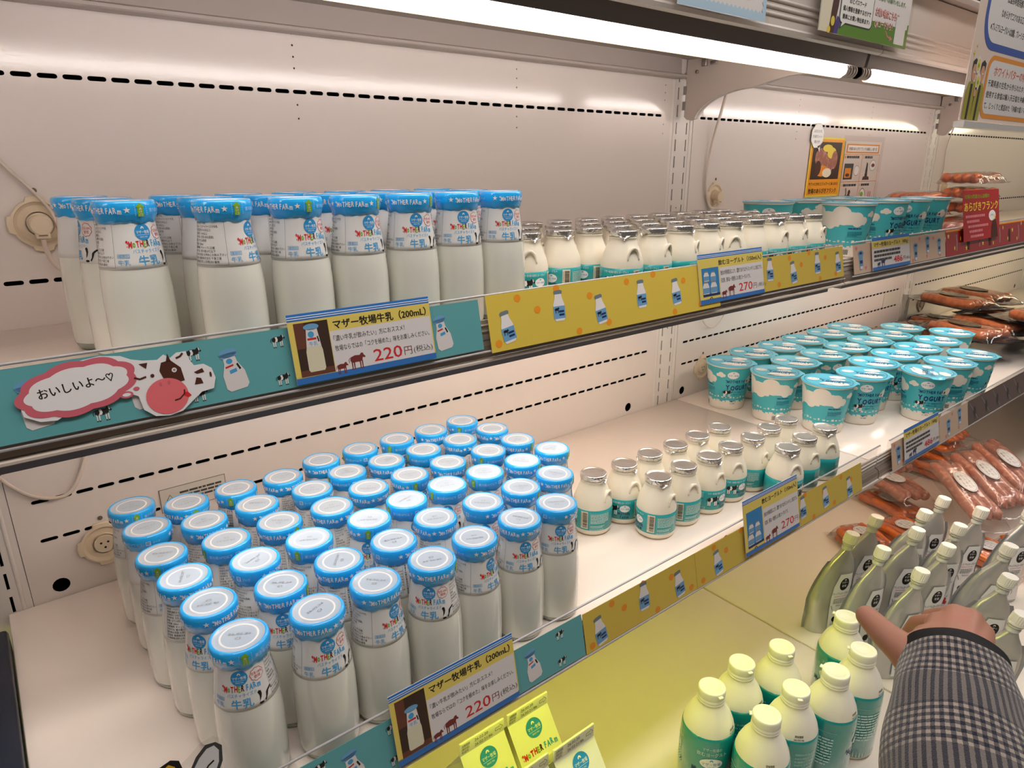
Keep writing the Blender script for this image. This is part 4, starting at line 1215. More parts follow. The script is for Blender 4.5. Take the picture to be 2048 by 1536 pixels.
def pouch_meshes(seed):
    rn = random.Random(seed); ph = [rn.uniform(0, 6) for _ in range(4)]
    M_ = {}
    lean = rn.uniform(.020, .028)
    def cx(z): return lean*max(0, (z-.07)/.10)
    def surf(u, v):
        z = POUT[-1][0]*v; w, d = pouch_half(z)
        a = 2*pi*u; c, s = cos(a), sin(a)
        x = w*math.copysign(abs(c)**.75, c); y = d*math.copysign(abs(s)**.9, s)
        k = .0018*sin(3*a+ph[0]+9*v)*sin(5*v+ph[1])+.0012*sin(7*a+ph[2]-14*v)*v
        return (x*(1+k*8)+cx(z), y*(1+k*10), z)
    b = MB(); b.grid(44, 34, surf, POUCH, True, True)
    rim = [surf(k/44, 0) for k in range(44)]
    b.add(rim+[(0, 0, .006)], [((k+1) % 44, k, 44) for k in range(44)], POUCH)
    M_['pouch_body'] = b.mesh('pouch_body')
    b = MB()
    for sg in (-1, 1):
        pts = []
        for k in range(12):
            z = .002+.145*k/11; w, d = pouch_half(z)
            pts.append((z, w))
        v = []
        for z, w in pts:
            v += [(sg*(w-.002)+cx(z), 0, z), (sg*(w+.0065)+cx(z), 0.0006*sin(z*90), z)]
        b.add(v, [(2*i, 2*i+1, 2*i+3, 2*i+2) for i in range(len(pts)-1)], POUCHD)
    M_['side_seal'] = b.mesh('side_seal')
    b = MB(); x0 = cx(.174)
    b.lathe([(.0095, .172), (.0100, .176), (.0080, .1775), (.0080, .1805), (.0112, .1815), (.0112, .1830), (.0080, .1840), (.0080, .186)], SPT, 24, cx=x0)
    b.v = [(x_+.26*(z_-.174), y_, z_) for x_, y_, z_ in b.v]; M_['spout'] = b.mesh('spout')
    b = MB()
    def wob(r, z, a): return (r+(.0004*(1 if int(a/(2*pi)*48) % 2 else -1) if .189 < z < .2022 else 0)), z
    b.lathe([(.0090, .1850), (.0124, .1852), (.0126, .1880), (.0119, .1885), (.0126, .1892), (.0123, .2020), (.0116, .2036), (.0, .2038)], SPC, 48, smooth=False, wob=wob, cx=x0)
    b.v = [(x_+.26*(z_-.174), y_, z_-.12*(x_-x0)) for x_, y_, z_ in b.v]; M_['spout_cap'] = b.mesh('spout_cap')
    a = Art()
    a.poly([(-.017, .008), (.021, .008), (.022, .100), (.017, .124), (-.009, .124), (-.016, .100)], PLAB, 1)
    a.poly(ell(.004, .104, .0095, .0120, 28), I_BLK, 2)
    T(a, 'マザー', .004, .1055, .0050, PLAB, 3, 'C', .0125, .01); T(a, '牧場', .004, .0990, .0050, PLAB, 3, 'C', .0090, .01); hut(a, .004, .1125, .0022, PLAB, 3)
    T(a, 'プレミアムヨーグルト', .002, .0840, .0052, I_BLK, 2, 'C', .036, .01)
    T(a, 'PREMIUM YOGURT', .002, .0790, .0030, I_RED, 2, 'C', .026)
    a.greek(-.010, .0660, .026, .0110, 4, I_GRY, 2, seed=3)
    T(a, '生乳仕立て', -.004, .0600, .0036, I_BRN, 2, 'L', .016)
    a.line([(-.013, .062), (-.010, .052)], .0009, I_BRN, 2)
    for q in ((.010, .050), (.006, .044), (.012, .043)): a.poly(ell(q[0], q[1], .0042, .0040, 14), I_RED, 2)
    a.poly(ell(.002, .040, .0035, .0030, 12), I_MAR, 3); a.line([(.011, .052), (.017, .058)], .0010, I_DGRN, 2)
    a.poly(ell(-.004, .0325, .0060, .0062, 16), I_BLK, 2); a.line([(.002, .036), (.005, .028), (.003, .022)], .0016, I_GRY, 2)
    T(a, 'はっ酵乳', -.012, .0245, .0028, I_BLK, 2, 'L', .009); T(a, '要冷蔵', -.012, .0205, .0028, I_BLK, 2, 'L', .008)
    a.split(.006)
    def onf(u, v_, wz):
        w, d = pouch_half(v_); u += .007; uu = max(-.98, min(.98, u/w))
        y = d*max(0, 1-abs(uu)**2.67)**(.9/2)*1.035
        return (u+cx(v_), -(y+.0016+wz*3), v_)
    M_['front_print'] = a.mesh('front_print', onf)
    return M_
PM = [pouch_meshes(s) for s in (1, 2, 3)]
POUCHES = [(1.195, -0.322, 8, 0, 'leftmost, against the deck seam, green cap shadow'), (1.296, -0.318, 5, 0, 'second in the back row from the left'), (1.186, -0.384, 14, 5, 'second from left in the front line'), (1.312, -0.388, 0, 3, 'in the middle behind the second front pouch'),
    (1.400, -0.364, -4, 2, 'back row, tucked before the orange sausages'), (1.165, -0.455, 10, 4, 'just behind the pointing thumb'), (1.492, -0.368, 0, 0, 'back row, farthest from the viewer'), (1.290, -0.448, 6, 3, 'directly above the hand knuckles'),
    (1.392, -0.432, 2, 2, 'centre of the group, behind the hand'), (1.500, -0.436, 4, 0, 'right of centre, beside the long sausages'), (1.385, -0.512, -8, 6, 'right of the hand, slightly turned'), (1.272, -0.545, -12, 8, 'in front on the right, leaning and creased'),
    (1.170, -0.592, -14, 8, 'nearest the sleeve, front right'), (1.570, -0.500, 10, 0, 'at the right edge, tall dark-sided one')]
for k, (x, y, tilt, lean, d) in enumerate(POUCHES):
    m_ = PM[k % 3]
    t = thing('spout_pouch', 'silver spout pouch with white cap, '+d, 'pouch', (x-.016, y, DZ+.0004), -atan2(x, y+0.82)*0.55+A(tilt), 'silver spout pouches on the deck')
    t.rotation_euler = (0, 0, t.rotation_euler.z)
    s = put('pouch_body', m_['pouch_body'], t); put('front_print', m_['front_print'], s)
    put('side_seal', m_['side_seal'], t); put('spout', m_['spout'], t); put('spout_cap', m_['spout_cap'], t)

# ------------------------------------------------------------------ sausages in clear bags
SAUO = mat('sausage_orange', 'D8702E', 0.28, coat=0.6, noise=(60, 'B04A1C', .45, .8)); SAUP = mat('sausage_pink', 'A86B58', 0.32, coat=0.5, noise=(90, 'C89482', .5, .7)); SAUB = mat('sausage_smoked', 'B06238', 0.3, coat=0.6, noise=(70, '74351A', .45, .8))
BAG = film('sausage_bag', (0.93, 0.89, 0.87), 0.05, 0.10, 0.06, bump=(34, 0.9)); BLKF = mat('tray_film_black', (0.012, 0.012, 0.015), 0.22, coat=0.8, bump=(30, 0.5, 0.01)); SLF = mat('tray_film_back', (0.07, 0.08, 0.11), 0.35)
STK = mat('sticker_white', (0.60, 0.58, 0.57), 0.4); STKB = mat('sticker_black', (0.03, 0.028, 0.025), 0.35); GOLD = ink('gold', 'B79A5A')
def sausage(L, r, m, curve, seed):
    rn = random.Random(seed); b = MB(); n = 14; pts = []; rs = []
    for k in range(n+1):
        t = k/n; s = (t-.5)
        pts.append((L*s, curve*(4*s*s-1)*-1+rn.uniform(-.0006, .0006), 0.0015*sin(9*t+seed)))
        e = min(t, 1-t)
        rs.append(r*min(1.0, math.sqrt(max(.0, 1-(1-min(1, e*L/r/1.0))**2))+.12)*(1+.03*sin(17*t+seed)))
    b.tube(pts, rs, m, 12)
    return b.mesh('sausage')
def sticker(rx, ry, black=False, seed=1):
    a = Art(.0001)
    bg_, fg = (STKB, GOLD) if black else (STK, I_DGRY)
    a.poly(ell(0, 0, rx, ry, 32), bg_, 0); a.ring(0, 0, rx*.93, ry*.90, rx*.02, fg, 1, 32)
    rn = random.Random(seed)
    for k, (yy, s) in enumerate(((.35, 1.1), (-.1, 1.3), (-.5, 1.1))):
        T(a, ('マザー牧場', 'フランク', 'ソーセージ')[k], 0, ry*yy-ry*.08, ry*.34, fg, 1, 'C', rx*s, .01)
    return a
def bag_mesh(L, W, H, seed, m, flare=.022):
    rn = random.Random(seed); p = [rn.uniform(0, 6) for _ in range(6)]
    def top(u, v):
        x = (u-.5)*(L+2*flare); y = (v-.5)*(W+.012)
        ex = max(0, 1-(abs(x)/(L/2+flare*.35))**6); ey = max(0, 1-(abs(y)/(W/2+.004))**4)
        h = H*(max(0, ex)*max(0, ey))**.5+.0006
        c = .0016*sin(70*x+p[0])*sin(50*y+p[1])+.0022*(sin(160*x+p[2]+40*y))*(1-ex)
        return (x, y+.004*sin(40*x+p[3])*(1-ex), max(.0006*(1+u), h+c+.004*(1-ex)*sin(60*y+p[4])))
    b = MB(); b.grid(34, 18, top, m, True)
    return b.mesh('clear_bag')
_sm = {}
def sausage_pack(loc, rot, kind, n, L, W, label, layers=1, stick=True, seed=1, group='sausage packs on the deck'):
    key = (kind, n, L, W, layers, stick, seed % 3)
    t = thing('sausage_pack', label, 'sausage pack', loc, 0, group)
    t.rotation_euler = rot; t.location.z += .0012
    m = {'o': SAUO, 'p': SAUP, 'b': SAUB}[kind]
    pitch = W/n; r = pitch*.53
    if key not in _sm:
        _sm[key] = ([sausage(L*(.96+.05*sin(k+seed)), r, m, .004*cos(k*1.7+seed), seed+k) for k in range(3)],
                    bag_mesh(L, W, 2*r*layers+.0055, seed, BAG), None)
    S, B_, _ = _sm[key]
    for l in range(layers):
        for k in range(n):
            o = put('sausage', S[(k+l) % 3], t, ((.004*sin(k*2.1+seed)), (k-(n-1)/2)*pitch, r*1.02+.0024+l*r*1.9))
            o.rotation_euler = (0, 0, .05*sin(k*3.3+l+seed))
    put('clear_bag', B_, t)
    if stick:
        a = sticker(L*.175, W*.26, False, seed)
        put('paper_sticker', a.mesh('paper_sticker', lambda u, v, w: (u, v, 2*r*layers+.0085+w-12*v*v*.02)), t, (L*.05, 0, 0))
    return t
dk = DZ
SP = [((1.640, -0.285, dk), (0, 0, 1.35), 'o', 6, .120, .095, 'orange frankfurter pack with oval sticker behind the pouch caps', 2),
      ((1.525, -0.235, dk), (0, 0, 1.15), 'o', 5, .110, .085, 'orange frankfurter pack low on the left, peeping between pouches', 2),
      ((1.775, -0.190, dk), (0, 0, 1.30), 'o', 4, .150, .085, 'single-layer orange pack under the pale pink pack', 1),
      ((1.800, -0.185, dk+.045), (0, 0, 1.05), 'p', 4, .165, .095, 'pale pink pack with white oval sticker, left of the long sausages', 1),
      ((1.965, -0.085, dk+.030), (0, 0, 1.30), 'p', 3, .150, .080, 'small pink pack with white sticker under the clear rail', 2),
      ((1.770, -0.345, dk+.104), (0, -.30, .95), 'p', 3, .205, .080, 'long pink sausages lying aslant, left of the three long packs', 1),
      ((1.885, -0.355, dk+.105), (0, -.30, .98), 'p', 3, .205, .080, 'long pink sausages lying aslant, middle of the three long packs', 1),
      ((2.000, -0.365, dk+.108), (0, -.30, 1.0), 'p', 3, .205, .080, 'long pink sausages lying aslant, right one of the three long packs', 1),
      ((2.100, -0.150, dk), (0, 0, 1.50), 'o', 5, .150, .100, 'lowest orange pack of the stack at the right edge', 2),
      ((2.105, -0.155, dk+.051), (0, 0, 1.42), 'o', 5, .150, .100, 'second orange pack in the stack at the right edge', 1),
      ((2.110, -0.150, dk+.082), (0, 0, 1.52), 'o', 5, .150, .100, 'third orange pack in the stack at the right edge', 1),
      ((2.115, -0.155, dk+.113), (0, 0, 1.45), 'o', 5, .150, .100, 'topmost orange pack in the stack at the right edge', 1),
      ((2.085, -0.345, dk+.030), (0, 0, 1.25), 'o', 5, .150, .085, 'orange pack at the right edge, beyond the long pink sausages', 2),
      ((1.690, -0.445, dk), (0, 0, 1.50), 'o', 6, .115, .095, 'orange pack behind the rightmost pouches', 2),
      ((1.690, -0.605, dk), (0, 0, 1.45), 'p', 5, .130, .095, 'dark pink pack low at the right edge by the hand', 1),
      ((1.815, -0.500, dk), (0, 0, 1.35), 'o', 6, .115, .095, 'orange pack at the far right behind the cap', 2)]
for k, (lo, ro, kd, n, L, W, lb, ly) in enumerate(SP):
    sausage_pack(lo, ro, kd, n, L, W, lb, ly, True, k+1)

# black-backed vacuum packs on the lower shelf
def tray_meshes(seed):
    rn = random.Random(seed); p = [rn.uniform(0, 6) for _ in range(5)]
    L, W = .180, .100
    def base(u, v):
        x = (u-.5)*(L+.062); y = (v-.5)*(W+.027)
        return (x, y, .0035+.0030*sin(26*x+p[0])*abs(2*u-1)+.0040*sin(40*y+p[1])*abs(2*v-1)+.012*abs(2*u-1)**4*abs(sin(p[2])))
    b = MB(); b.grid(18, 12, base, BLKF, True); b1 = MB(); b1.grid(18, 12, lambda u, v: (base(u, v)[0], base(u, v)[1], base(u, v)[2]-.0012), SLF, True)
    b.add(b1.v, b1.f, SLF, True)
    sa = [sausage(L*.92, .0128, SAUB, .006, seed+k) for k in range(2)]
    def cover(u, v):
        x = (u-.5)*(L+.03); y = (v-.5)*(W+.010)
        h = .027*max(0, 1-(abs(2*u-1))**7)*max(0, 1-abs(2*v-1)**5)+.0045
        return (x, y, h+.0015*sin(90*y+p[3])*sin(60*x))
    c = MB(); c.grid(30, 18, cover, film('tray_cover', (0.95, 0.9, 0.86), 0.07, 0.08, 0.02, bump=(40, 0.7)), True)
    return b.mesh('backing_film'), sa, c.mesh('clear_cover')
TM = [tray_meshes(s) for s in (1, 2, 3)]
stb = sticker(.042, .026, True).mesh('oval_sticker', lambda u, v, w: (u, v, .0325+w))
TR = [((1.880, -0.105, .001), (0, 0, 1.35), 'lowest on the left, nearest the cups'), ((2.018, -0.110, .001), (0, 0, 1.33), 'second on the left along the wall'), ((2.156, -0.110, .001), (0, 0, 1.37), 'third on the left along the wall'),
      ((1.935, -0.235, .037), (0, 0, 1.22), 'at the front of the pile, silver back curling'), ((2.076, -0.245, .037), (0, 0, 1.24), 'front, second from left with gold label'), ((2.217, -0.240, .037), (0, 0, 1.22), 'front right, resting on the others'),
      ((2.130, -0.135, .074), (0, 0, 1.25), 'high in the middle, shiny black corner up'), ((2.275, -0.135, .074), (0, 0, 1.20), 'topmost of the pile'), ((2.045, -0.375, .074), (0, 0, 1.15), 'at the right edge of the photograph')]
for k, (lo, ro, d) in enumerate(TR):
    t = thing('sausage_tray', 'black-backed smoked sausage tray, '+d, 'sausage tray', (lo[0], lo[1], lo[2]+.008), 0, 'black-backed sausage trays')
    t.rotation_euler = ro
    bk, sa, cv = TM[k % 3]
    put('backing_film', bk, t)
    for q in range(4):
        put('sausage', sa[q % 2], t, (0, (q-1.5)*.0245, .0175))
    put('clear_cover', cv, t); put('oval_sticker', stb, t, (.01, .004, 0))
# bags on the upper shelf behind the red card
SU = [((1.800, -0.222, .001), 'p', (0, 0, .05), 'pale pink pack lying on the upper shelf left of the red card', 4, .150, .085), ((1.790, -0.120, .001), 'o', (0, 0, -.05), 'orange pack on the upper shelf against the wall, bottom of stack', 4, .150, .080), ((1.800, -0.120, .034), 'o', (0, 0, .05), 'orange pack on the upper shelf against the wall, middle of stack', 4, .150, .080),
      ((1.795, -0.118, .066), 'o', (0, 0, -.02), 'orange pack on the upper shelf against the wall, top of stack', 4, .150, .080), ((1.990, -0.160, .001), 'o', (0, 0, .02), 'orange pack right of the red card, lowest of the pile', 4, .160, .085),
      ((2.000, -0.155, .036), 'o', (0, 0, -.06), 'orange pack right of the red card, second of the pile', 4, .160, .085), ((1.990, -0.160, .071), 'o', (0, 0, .05), 'orange pack right of the red card, third of the pile', 4, .160, .085), ((2.020, -0.150, .106), 'o', (0, 0, -.03), 'orange pack right of the red card, shiny topmost of the pile', 4, .170, .085)]
for k, (lo, kd, ro, d, n, L, W) in enumerate(SU):
    sausage_pack((lo[0], lo[1], lo[2]+SHZ['upper']), ro, kd, n, L, W, d, 1, False, k+31, 'sausage packs on the upper shelf')
# ------------------------------------------------------------------ printed strips, price cards and stickers on the price rails
PAPER = {'teal': mat('strip_teal', '62AEB4', 0.35, coat=0.2), 'yellow': mat('strip_yellow', 'DABE4C', 0.36, coat=0.2), 'pink': mat('strip_pink', 'DDBFA6', 0.35, coat=0.3),
         'red': mat('strip_red', 'B01418', 0.3, coat=0.4), 'brown': mat('strip_brown', '5E4038', 0.35, coat=0.3)}
CARDW = mat('card_white', (0.80, 0.76, 0.77), 0.35, coat=0.25); CARDY = mat('card_yellow', 'EBD56A', 0.35, coat=0.25); CARDB = mat('card_blue', '2F74C4', 0.35, coat=0.25)
PHB = mat('photo_brown', '3A2418', 0.4); PHR = mat('photo_brick', '6B3A28', 0.4); PHM = mat('photo_milk', 'E2DCC0', 0.4); PHS = mat('photo_sky', '2E86C6', 0.4)
I_CAPL = ink('icon_cap', '6FA9D6'); I_ICW = ink('icon_white', 'E6E0E0'); I_ICL = ink('icon_label', '6C9FC8'); I_ICG = ink('icon_grey', '6E7B82')

def milk_icon(a, x, y, s, lay=2, rot=.14):
    c, n = cos(rot), sin(rot)
    P = lambda L: [(x+(p*c-q*n)*s, y+(p*n+q*c)*s) for p, q in L]
    a.poly(P([(-.13, .26), (.13, .26), (.14, .12), (.24, -.12), (.25, -.42), (.18, -.5), (-.18, -.5), (-.25, -.42), (-.24, -.12), (-.14, .12)]), I_ICW, lay)
    a.poly(P(ell(0, .34, .20, .10, 18)), I_CAPL, lay+1); a.poly(P([(-.19, .34), (.19, .34), (.17, .24), (-.17, .24)]), I_CAPL, lay+1)
    a.poly(P(ell(-.02, .16, .07, .06, 12)), I_LBLUE, lay+1); a.poly(P([(-.14, .06), (.04, .08), (.04, .04), (-.14, .02)]), I_RED, lay+1)
    a.poly(P([(-.08, -.04), (.08, -.02), (.08, -.10), (-.08, -.12)]), I_LBLUE, lay+1); a.poly(P([(.10, .06), (.14, .08), (.18, -.06), (.14, -.08)]), I_BLK, lay+1)

def yog_icon(a, x, y, s, lay=2, rot=0.0):
    c, n = cos(rot), sin(rot)
    P = lambda L: [(x+(p*c-q*n)*s, y+(p*n+q*c)*s) for p, q in L]
    a.poly(P([(-.14, .40), (.14, .40), (.17, .25), (.25, .05), (.26, -.40), (.18, -.5), (-.18, -.5), (-.26, -.40), (-.25, .05), (-.17, .25)]), I_ICW, lay)
    a.poly(P([(-.26, .0), (.26, .0), (.26, -.42), (-.26, -.42)]), I_ICL, lay+1)
    a.poly(P([(-.17, .40), (.17, .40), (.19, .49), (.12, .53), (-.12, .53), (-.19, .49)]), I_ICG, lay+1)
    cow_stand(a, P([(-.11, -.14)])[0][0], P([(-.11, -.14)])[0][1], s*.16, lay+2, I_BLK)
    for k in (0, 1):
        a.poly(P([(-.02, -.15-k*.11), (.21, -.15-k*.11), (.21, -.22-k*.11), (-.02, -.22-k*.11)]), I_NAVY, lay+2)

def cup_icon(a, x, y, s, lay=2):
    a.poly(ell(x, y+.34*s, .30*s, .16*s, 18), I_ICL, lay+1); a.poly(ell(x, y+.36*s, .16*s, .07*s, 12), I_NAVY, lay+2)
    a.poly([(x-.22*s, y+.26*s), (x+.20*s, y+.26*s), (x+.22*s, y-.44*s), (x-.14*s, y-.5*s)], I_ICL, lay)
    a.rect(x-.12*s, y-.16*s, x+.16*s, y, I_NAVY, lay+2); a.rect(x-.10*s, y-.44*s, x+.18*s, y-.30*s, I_ICW, lay+2)

def rail_thing(name, level, x0, x1, v0, v1, off, m, label, cat, art, group=None, partname='printed_motif', tilt=0.0, thick=.0005):
    M_, L = rail_matrix(level, x0)
    w = x1-x0
    b = MB(); b.box(0, w, v0, v1, off, off+thick, m)
    o = b.build(name); o.matrix_world = M_ @ Matrix.Rotation(tilt, 4, 'Z')
    tag(o, label, cat, group)
    if art:
        p = put(partname, art.mesh(partname, lambda u, v, q: (u, v+v0, off+thick+.0001+q)), o)
    return o

def strip(level, x0, x1, kind, label, v0=.0022, v1=.0500, off=.0004, ph=0.0, seed=1):
    a = Art(.00006); w = x1-x0; h = v1-v0; rn = random.Random(seed)
    lo, hi = x0, x1
    if kind == 'teal':
        k = -2
        while True:
            xc = .0125+k*.0625+ph
            if xc-.03 > hi: break
            if lo+.008 < xc < hi-.006: milk_icon(a, xc-x0, h*.50, .034)
            for dx, dy in ((.037, .80), (-.0265, .17)):
                if lo+.006 < xc+dx < hi-.008: cow_stand(a, xc+dx-x0, h*dy, .0078)
            k += 1
    elif kind == 'yellow':
        k = 0; xc = lo+.022+ph
        while xc < hi-.008:
            yog_icon(a, xc-x0, h*(.40, .62, .42, .58, .50, .38)[k % 6], .031, 2, (.16, -.02, .14, .02, .10)[k % 5]); k += 1; xc += (.062, .070, .060, .068)[k % 4]
        for q in range(int(w/.026)):
            X = .012+q*.026+rn.uniform(-.005, .005)
            if X < w-.006: a.poly(ell(X, h*(.14, .88, .62, .95, .08, .72)[q % 6], .0042, .0038, 16), I_ORG, 1)
    elif kind == 'pink':
        k = 0; X = .024
        while X < w-.012:
            cup_icon(a, X, h*(.45, .40, .60)[k % 3], .032); X += .052; k += 1
        for q in range(int(w/.030)):
            X = .010+q*.030; Y = h*(.86, .16, .80, .10)[q % 4]
            a.poly([(X, Y-.004), (X-.004, Y+.001), (X-.002, Y+.004), (X, Y+.002), (X+.002, Y+.004), (X+.004, Y+.001)], I_PINK, 1)
    elif kind == 'red':
        a.rect(0, h-.003, w, h, I_ORG, 1)
        for q in range(int(w/.030)):
            X = .012+q*.030; Y = h*(.78, .28, .62, .20, .85)[q % 5]
            if q % 3 == 0: a.star(X, Y, .0060, I_YEL, 1)
            else: a.poly(ell(X, Y, .0022, .0042, 12), I_YEL, 1)
            if q % 4 == 1: a.line([(X+.010, .008), (X+.012, h*.5), (X+.009, h*.8)], .004, I_GRY, 1)
            if q % 4 == 3: a.poly([(X+.004, .006), (X+.016, .006), (X+.018, h*.45), (X+.014, h*.7), (X+.006, h*.7), (X+.002, h*.45)], I_BRN, 1)
    elif kind == 'brown':
        for q in range(int(w/.062)):
            X = .028+q*.062
            a.line([(X-.018+.0*k, h*.15) if k == 0 else (X+.022*sin(k*.55-1.6), h*.5+h*.44*cos(k*.55-1.6+1.6)) for k in range(1, 13)], .0014, I_GRY, 1)
            a.poly(ell(X+.004, h*.46, .0062, .0100, 16), I_BLK, 2); a.rect(X+.001, h*.14, X+.003, h*.4, I_BLK, 2); a.rect(X+.006, h*.14, X+.008, h*.4, I_BLK, 2)
    return rail_thing('shelf_strip', level, x0, x1, v0, v1, off, PAPER[kind], label, 'shelf strip', a)

strip('upper', -0.040, 0.3690, 'teal', 'teal strip with milk bottle and cow pictures along the upper rail')
strip('upper', 0.3765, 0.7450, 'yellow', 'long yellow bottle strip on the upper rail, left of the 270 yen card', -.0030, .0525, .0026, 0.0, 3)
strip('upper', 0.7250, 1.0740, 'yellow', 'yellow strip on the upper rail, behind and right of the 270 yen card', .0030, .0500, .0006, .05, 5)
strip('upper', 1.1085, 1.4740, 'pink', 'pale pink strip with cup pictures on the upper rail under the yogurt cups', .0015, .0490)
strip('upper', 1.4760, 2.1760, 'red', 'red strip with yellow stars on the upper rail under the sausages', .0005, .0500, .0010)
strip('lower', -0.040, 0.4150, 'teal', 'teal strip with milk bottle and cow pictures along the lower rail', .0022, .0470, .0004, .022)
strip('lower', 0.4165, 0.7060, 'yellow', 'yellow strip on the lower rail, from the teal strip to the taped joint', .0010, .0455, .0004, 0, 8)
strip('lower', 0.6000, 1.0120, 'yellow', 'second yellow strip on the lower rail, behind the lower 270 yen card', .0010, .0450, .0008, .02, 9)
strip('lower', 1.1175, 1.4430, 'pink', 'pale pink strip with cup pictures on the lower rail under the yogurt cups', .0010, .0480)
strip('lower', 1.4450, 2.1760, 'brown', 'dark brown strip with loops and black spots at the end of the lower rail', .0010, .0480)

def price_card(level, x0, w, h, v0, kind, label):
    a = Art(.00006)
    if kind == '220':
        a.rect(0, h-.0058, w, h, CARDB, 1); a.rect(0, h-.0026, w, h-.0020, I_WHT, 2); a.rect(0, h-.0044, w, h-.0038, I_WHT, 2)
        a.rect(0, .005, w, h-.0058, CARDY, 1)
        a.rect(.0335, .005, w-.0012, h*.690, CARDW, 2)
        # little product photo
        a.rect(.0045, .0055, .0330, h-.0075, PHB, 2); a.rect(.0045, h*.50, .0130, h-.0075, PHR, 3); a.rect(.0045, .0055, .0330, .0105, PHR, 3)
        X, Y = .0185, .0085
        a.poly([(X-.0060, Y), (X+.0060, Y), (X+.0072, Y+.002), (X+.0070, Y+.0165), (X+.0048, Y+.0260), (X+.0046, Y+.0345), (X-.0046, Y+.0345), (X-.0048, Y+.0260), (X-.0070, Y+.0165), (X-.0072, Y+.002)], PHM, 4)
        a.poly([(X-.0062, Y+.0200), (X+.0062, Y+.0200), (X+.0046, Y+.0345), (X-.0046, Y+.0345)], I_ICW, 5)
        a.poly(ell(X, Y+.0360, .0065, .0026, 18), I_CAPL, 5); a.poly(ell(X-.001, Y+.0300, .0026, .0026, 14), I_LBLUE, 6); a.rect(X-.0045, Y+.0255, X+.003, Y+.0272, I_RED, 6)
        T(a, '牛乳', X, Y+.0210, .0040, I_LBLUE, 6, 'C', .0072); a.line([(X+.0040, Y+.0280), (X+.0048, Y+.0235)], .0011, I_BLK, 6)
        T(a, 'マザー牧場牛乳（200mL）', .0375, h-.0155, .0080, I_BLK, 3, 'L', w-.0420, .05)
        T(a, '「濃い牛乳が飲みたい」方におススメ！', .0360, h*.54, .0052, I_BLK, 3, 'L', .0660, .008)
        T(a, '牧場ならではの「コクを極めた」味をお楽しみください。', .0360, h*.395, .0052, I_BLK, 3, 'L', w-.0400, .008)
        T(a, '220', .0690, h*.135, .0145, I_RED, 3, 'L', .0275, .008); T(a, '円', .0985, h*.155, .0085, I_MAR, 3, 'L', .0078); T(a, '(税込)', .1080, h*.165, .0062, I_DGRY, 3, 'L', .0195)
        a.rect(0, 0, w, .0060, CARDB, 1)
        cow_stand(a, .0390, .0070, .0075, 3, I_MAR); cow_stand(a, .0530, .0105, .0105, 3, I_MAR)
    elif kind == '270':
        a.rect(0, h-.0058, w, h, CARDB, 1); a.rect(0, h-.0026, w, h-.0020, I_WHT, 2); a.rect(0, h-.0044, w, h-.0038, I_WHT, 2)
        a.rect(0, .005, w, h-.0058, CARDY, 1)
        a.rect(.0430, .005, w-.0012, h*.690, CARDW, 2)
        a.rect(.0060, .0090, .0410, h-.0175, PHS, 2)
        for (X, Y, s) in ((.0150, .0280, .8), (.0290, .0270, .8), (.0130, .0120, 1.0), (.0290, .0120, 1.0)):
            a.poly([(X-.0060*s, Y), (X+.0060*s, Y), (X+.0066*s, Y+.002*s), (X+.0066*s, Y+.0090*s), (X+.0040*s, Y+.0140*s), (X-.0040*s, Y+.0140*s), (X-.0066*s, Y+.0090*s), (X-.0066*s, Y+.002*s)], I_ICW, 3)
            a.rect(X-.0064*s, Y+.001, X+.0064*s, Y+.0078*s, I_ICL, 4); a.rect(X-.0042*s, Y+.0138*s, X+.0042*s, Y+.0160*s, I_GRY, 4)
        a.rect(.0060, .0090, .0410, .0120, I_NAVY, 5)
        T(a, '飲むヨーグルト（150ml入）', .0420, h-.0155, .0074, I_BLK, 3, 'L', w-.0450, .04)
        T(a, '独自の特殊製法により、濃厚でありながらスッキリした後口です。', .0450, h*.54, .0066, I_DGRY, 3, 'L', w-.0480, .01)
        T(a, '安定剤、香料は一切使用しない飲むヨーグルトです。', .0450, h*.385, .0066, I_DGRY, 3, 'L', (w-.0480)*.70, .01)
        T(a, '270', .0830, h*.135, .0150, I_RED, 3, 'L', .0310, .008); T(a, '円', .1160, h*.150, .0085, I_MAR, 3, 'L', .0085); T(a, '(税込)', .1275, h*.165, .0060, I_DGRY, 3, 'L', .0190)
        a.rect(0, 0, w, .0055, CARDB, 1)
        cow_stand(a, .0500, .0080, .0085, 3, I_MAR); cow_stand(a, .0660, .0115, .0115, 3, I_MAR)
        a.line([(.0190, .0055), (.0230, .0075), (.0250, .0055)], .0012, I_BLK, 3)
    else:
        a.rect(0, h-.0055, w, h, CARDB, 1); a.rect(0, h-.0175, w, h-.0055, CARDY, 1)
        T(a, 'マザー牧場のヨーグルト（400g）', .0060, h-.0150, .0082, I_BLK, 3, 'L', w-.0120, .04)
        for k in range(3): a.greek(.006, h*.53-k*.0068, w-.016-(0, .012, .026)[k], .0048, 1, I_DGRY, 3, .2, k+5)
        T(a, '486', .0780, .0085, .0145, I_RED, 3, 'L', .034, .02); T(a, '円', .1150, .0100, .0080, I_MAR, 3, 'L', .0085); T(a, '(税込)', .1270, .0105, .0055, I_DGRY, 3, 'L', .0170)
        a.rect(0, 0, w, .0055, CARDB, 1); cow_stand(a, .0220, .0085, .0080, 3, I_NAVY); cow_stand(a, .0380, .0110, .0110, 3, I_NAVY)
    o = rail_thing('price_card', level, x0, x0+w, v0, v0+h, .0040, CARDW, label, 'price card', a, None, 'card_print')
    b = MB(); z = .0050
    b.add([(-.002, v0+.0005, z), (w+.003, v0+.0005, z), (w+.003, v0+h-.004, z), (-.002, v0+h-.004, z)], [(0, 1, 2, 3)], CLEAR)
    b.build('clear_sleeve', o)
    return o
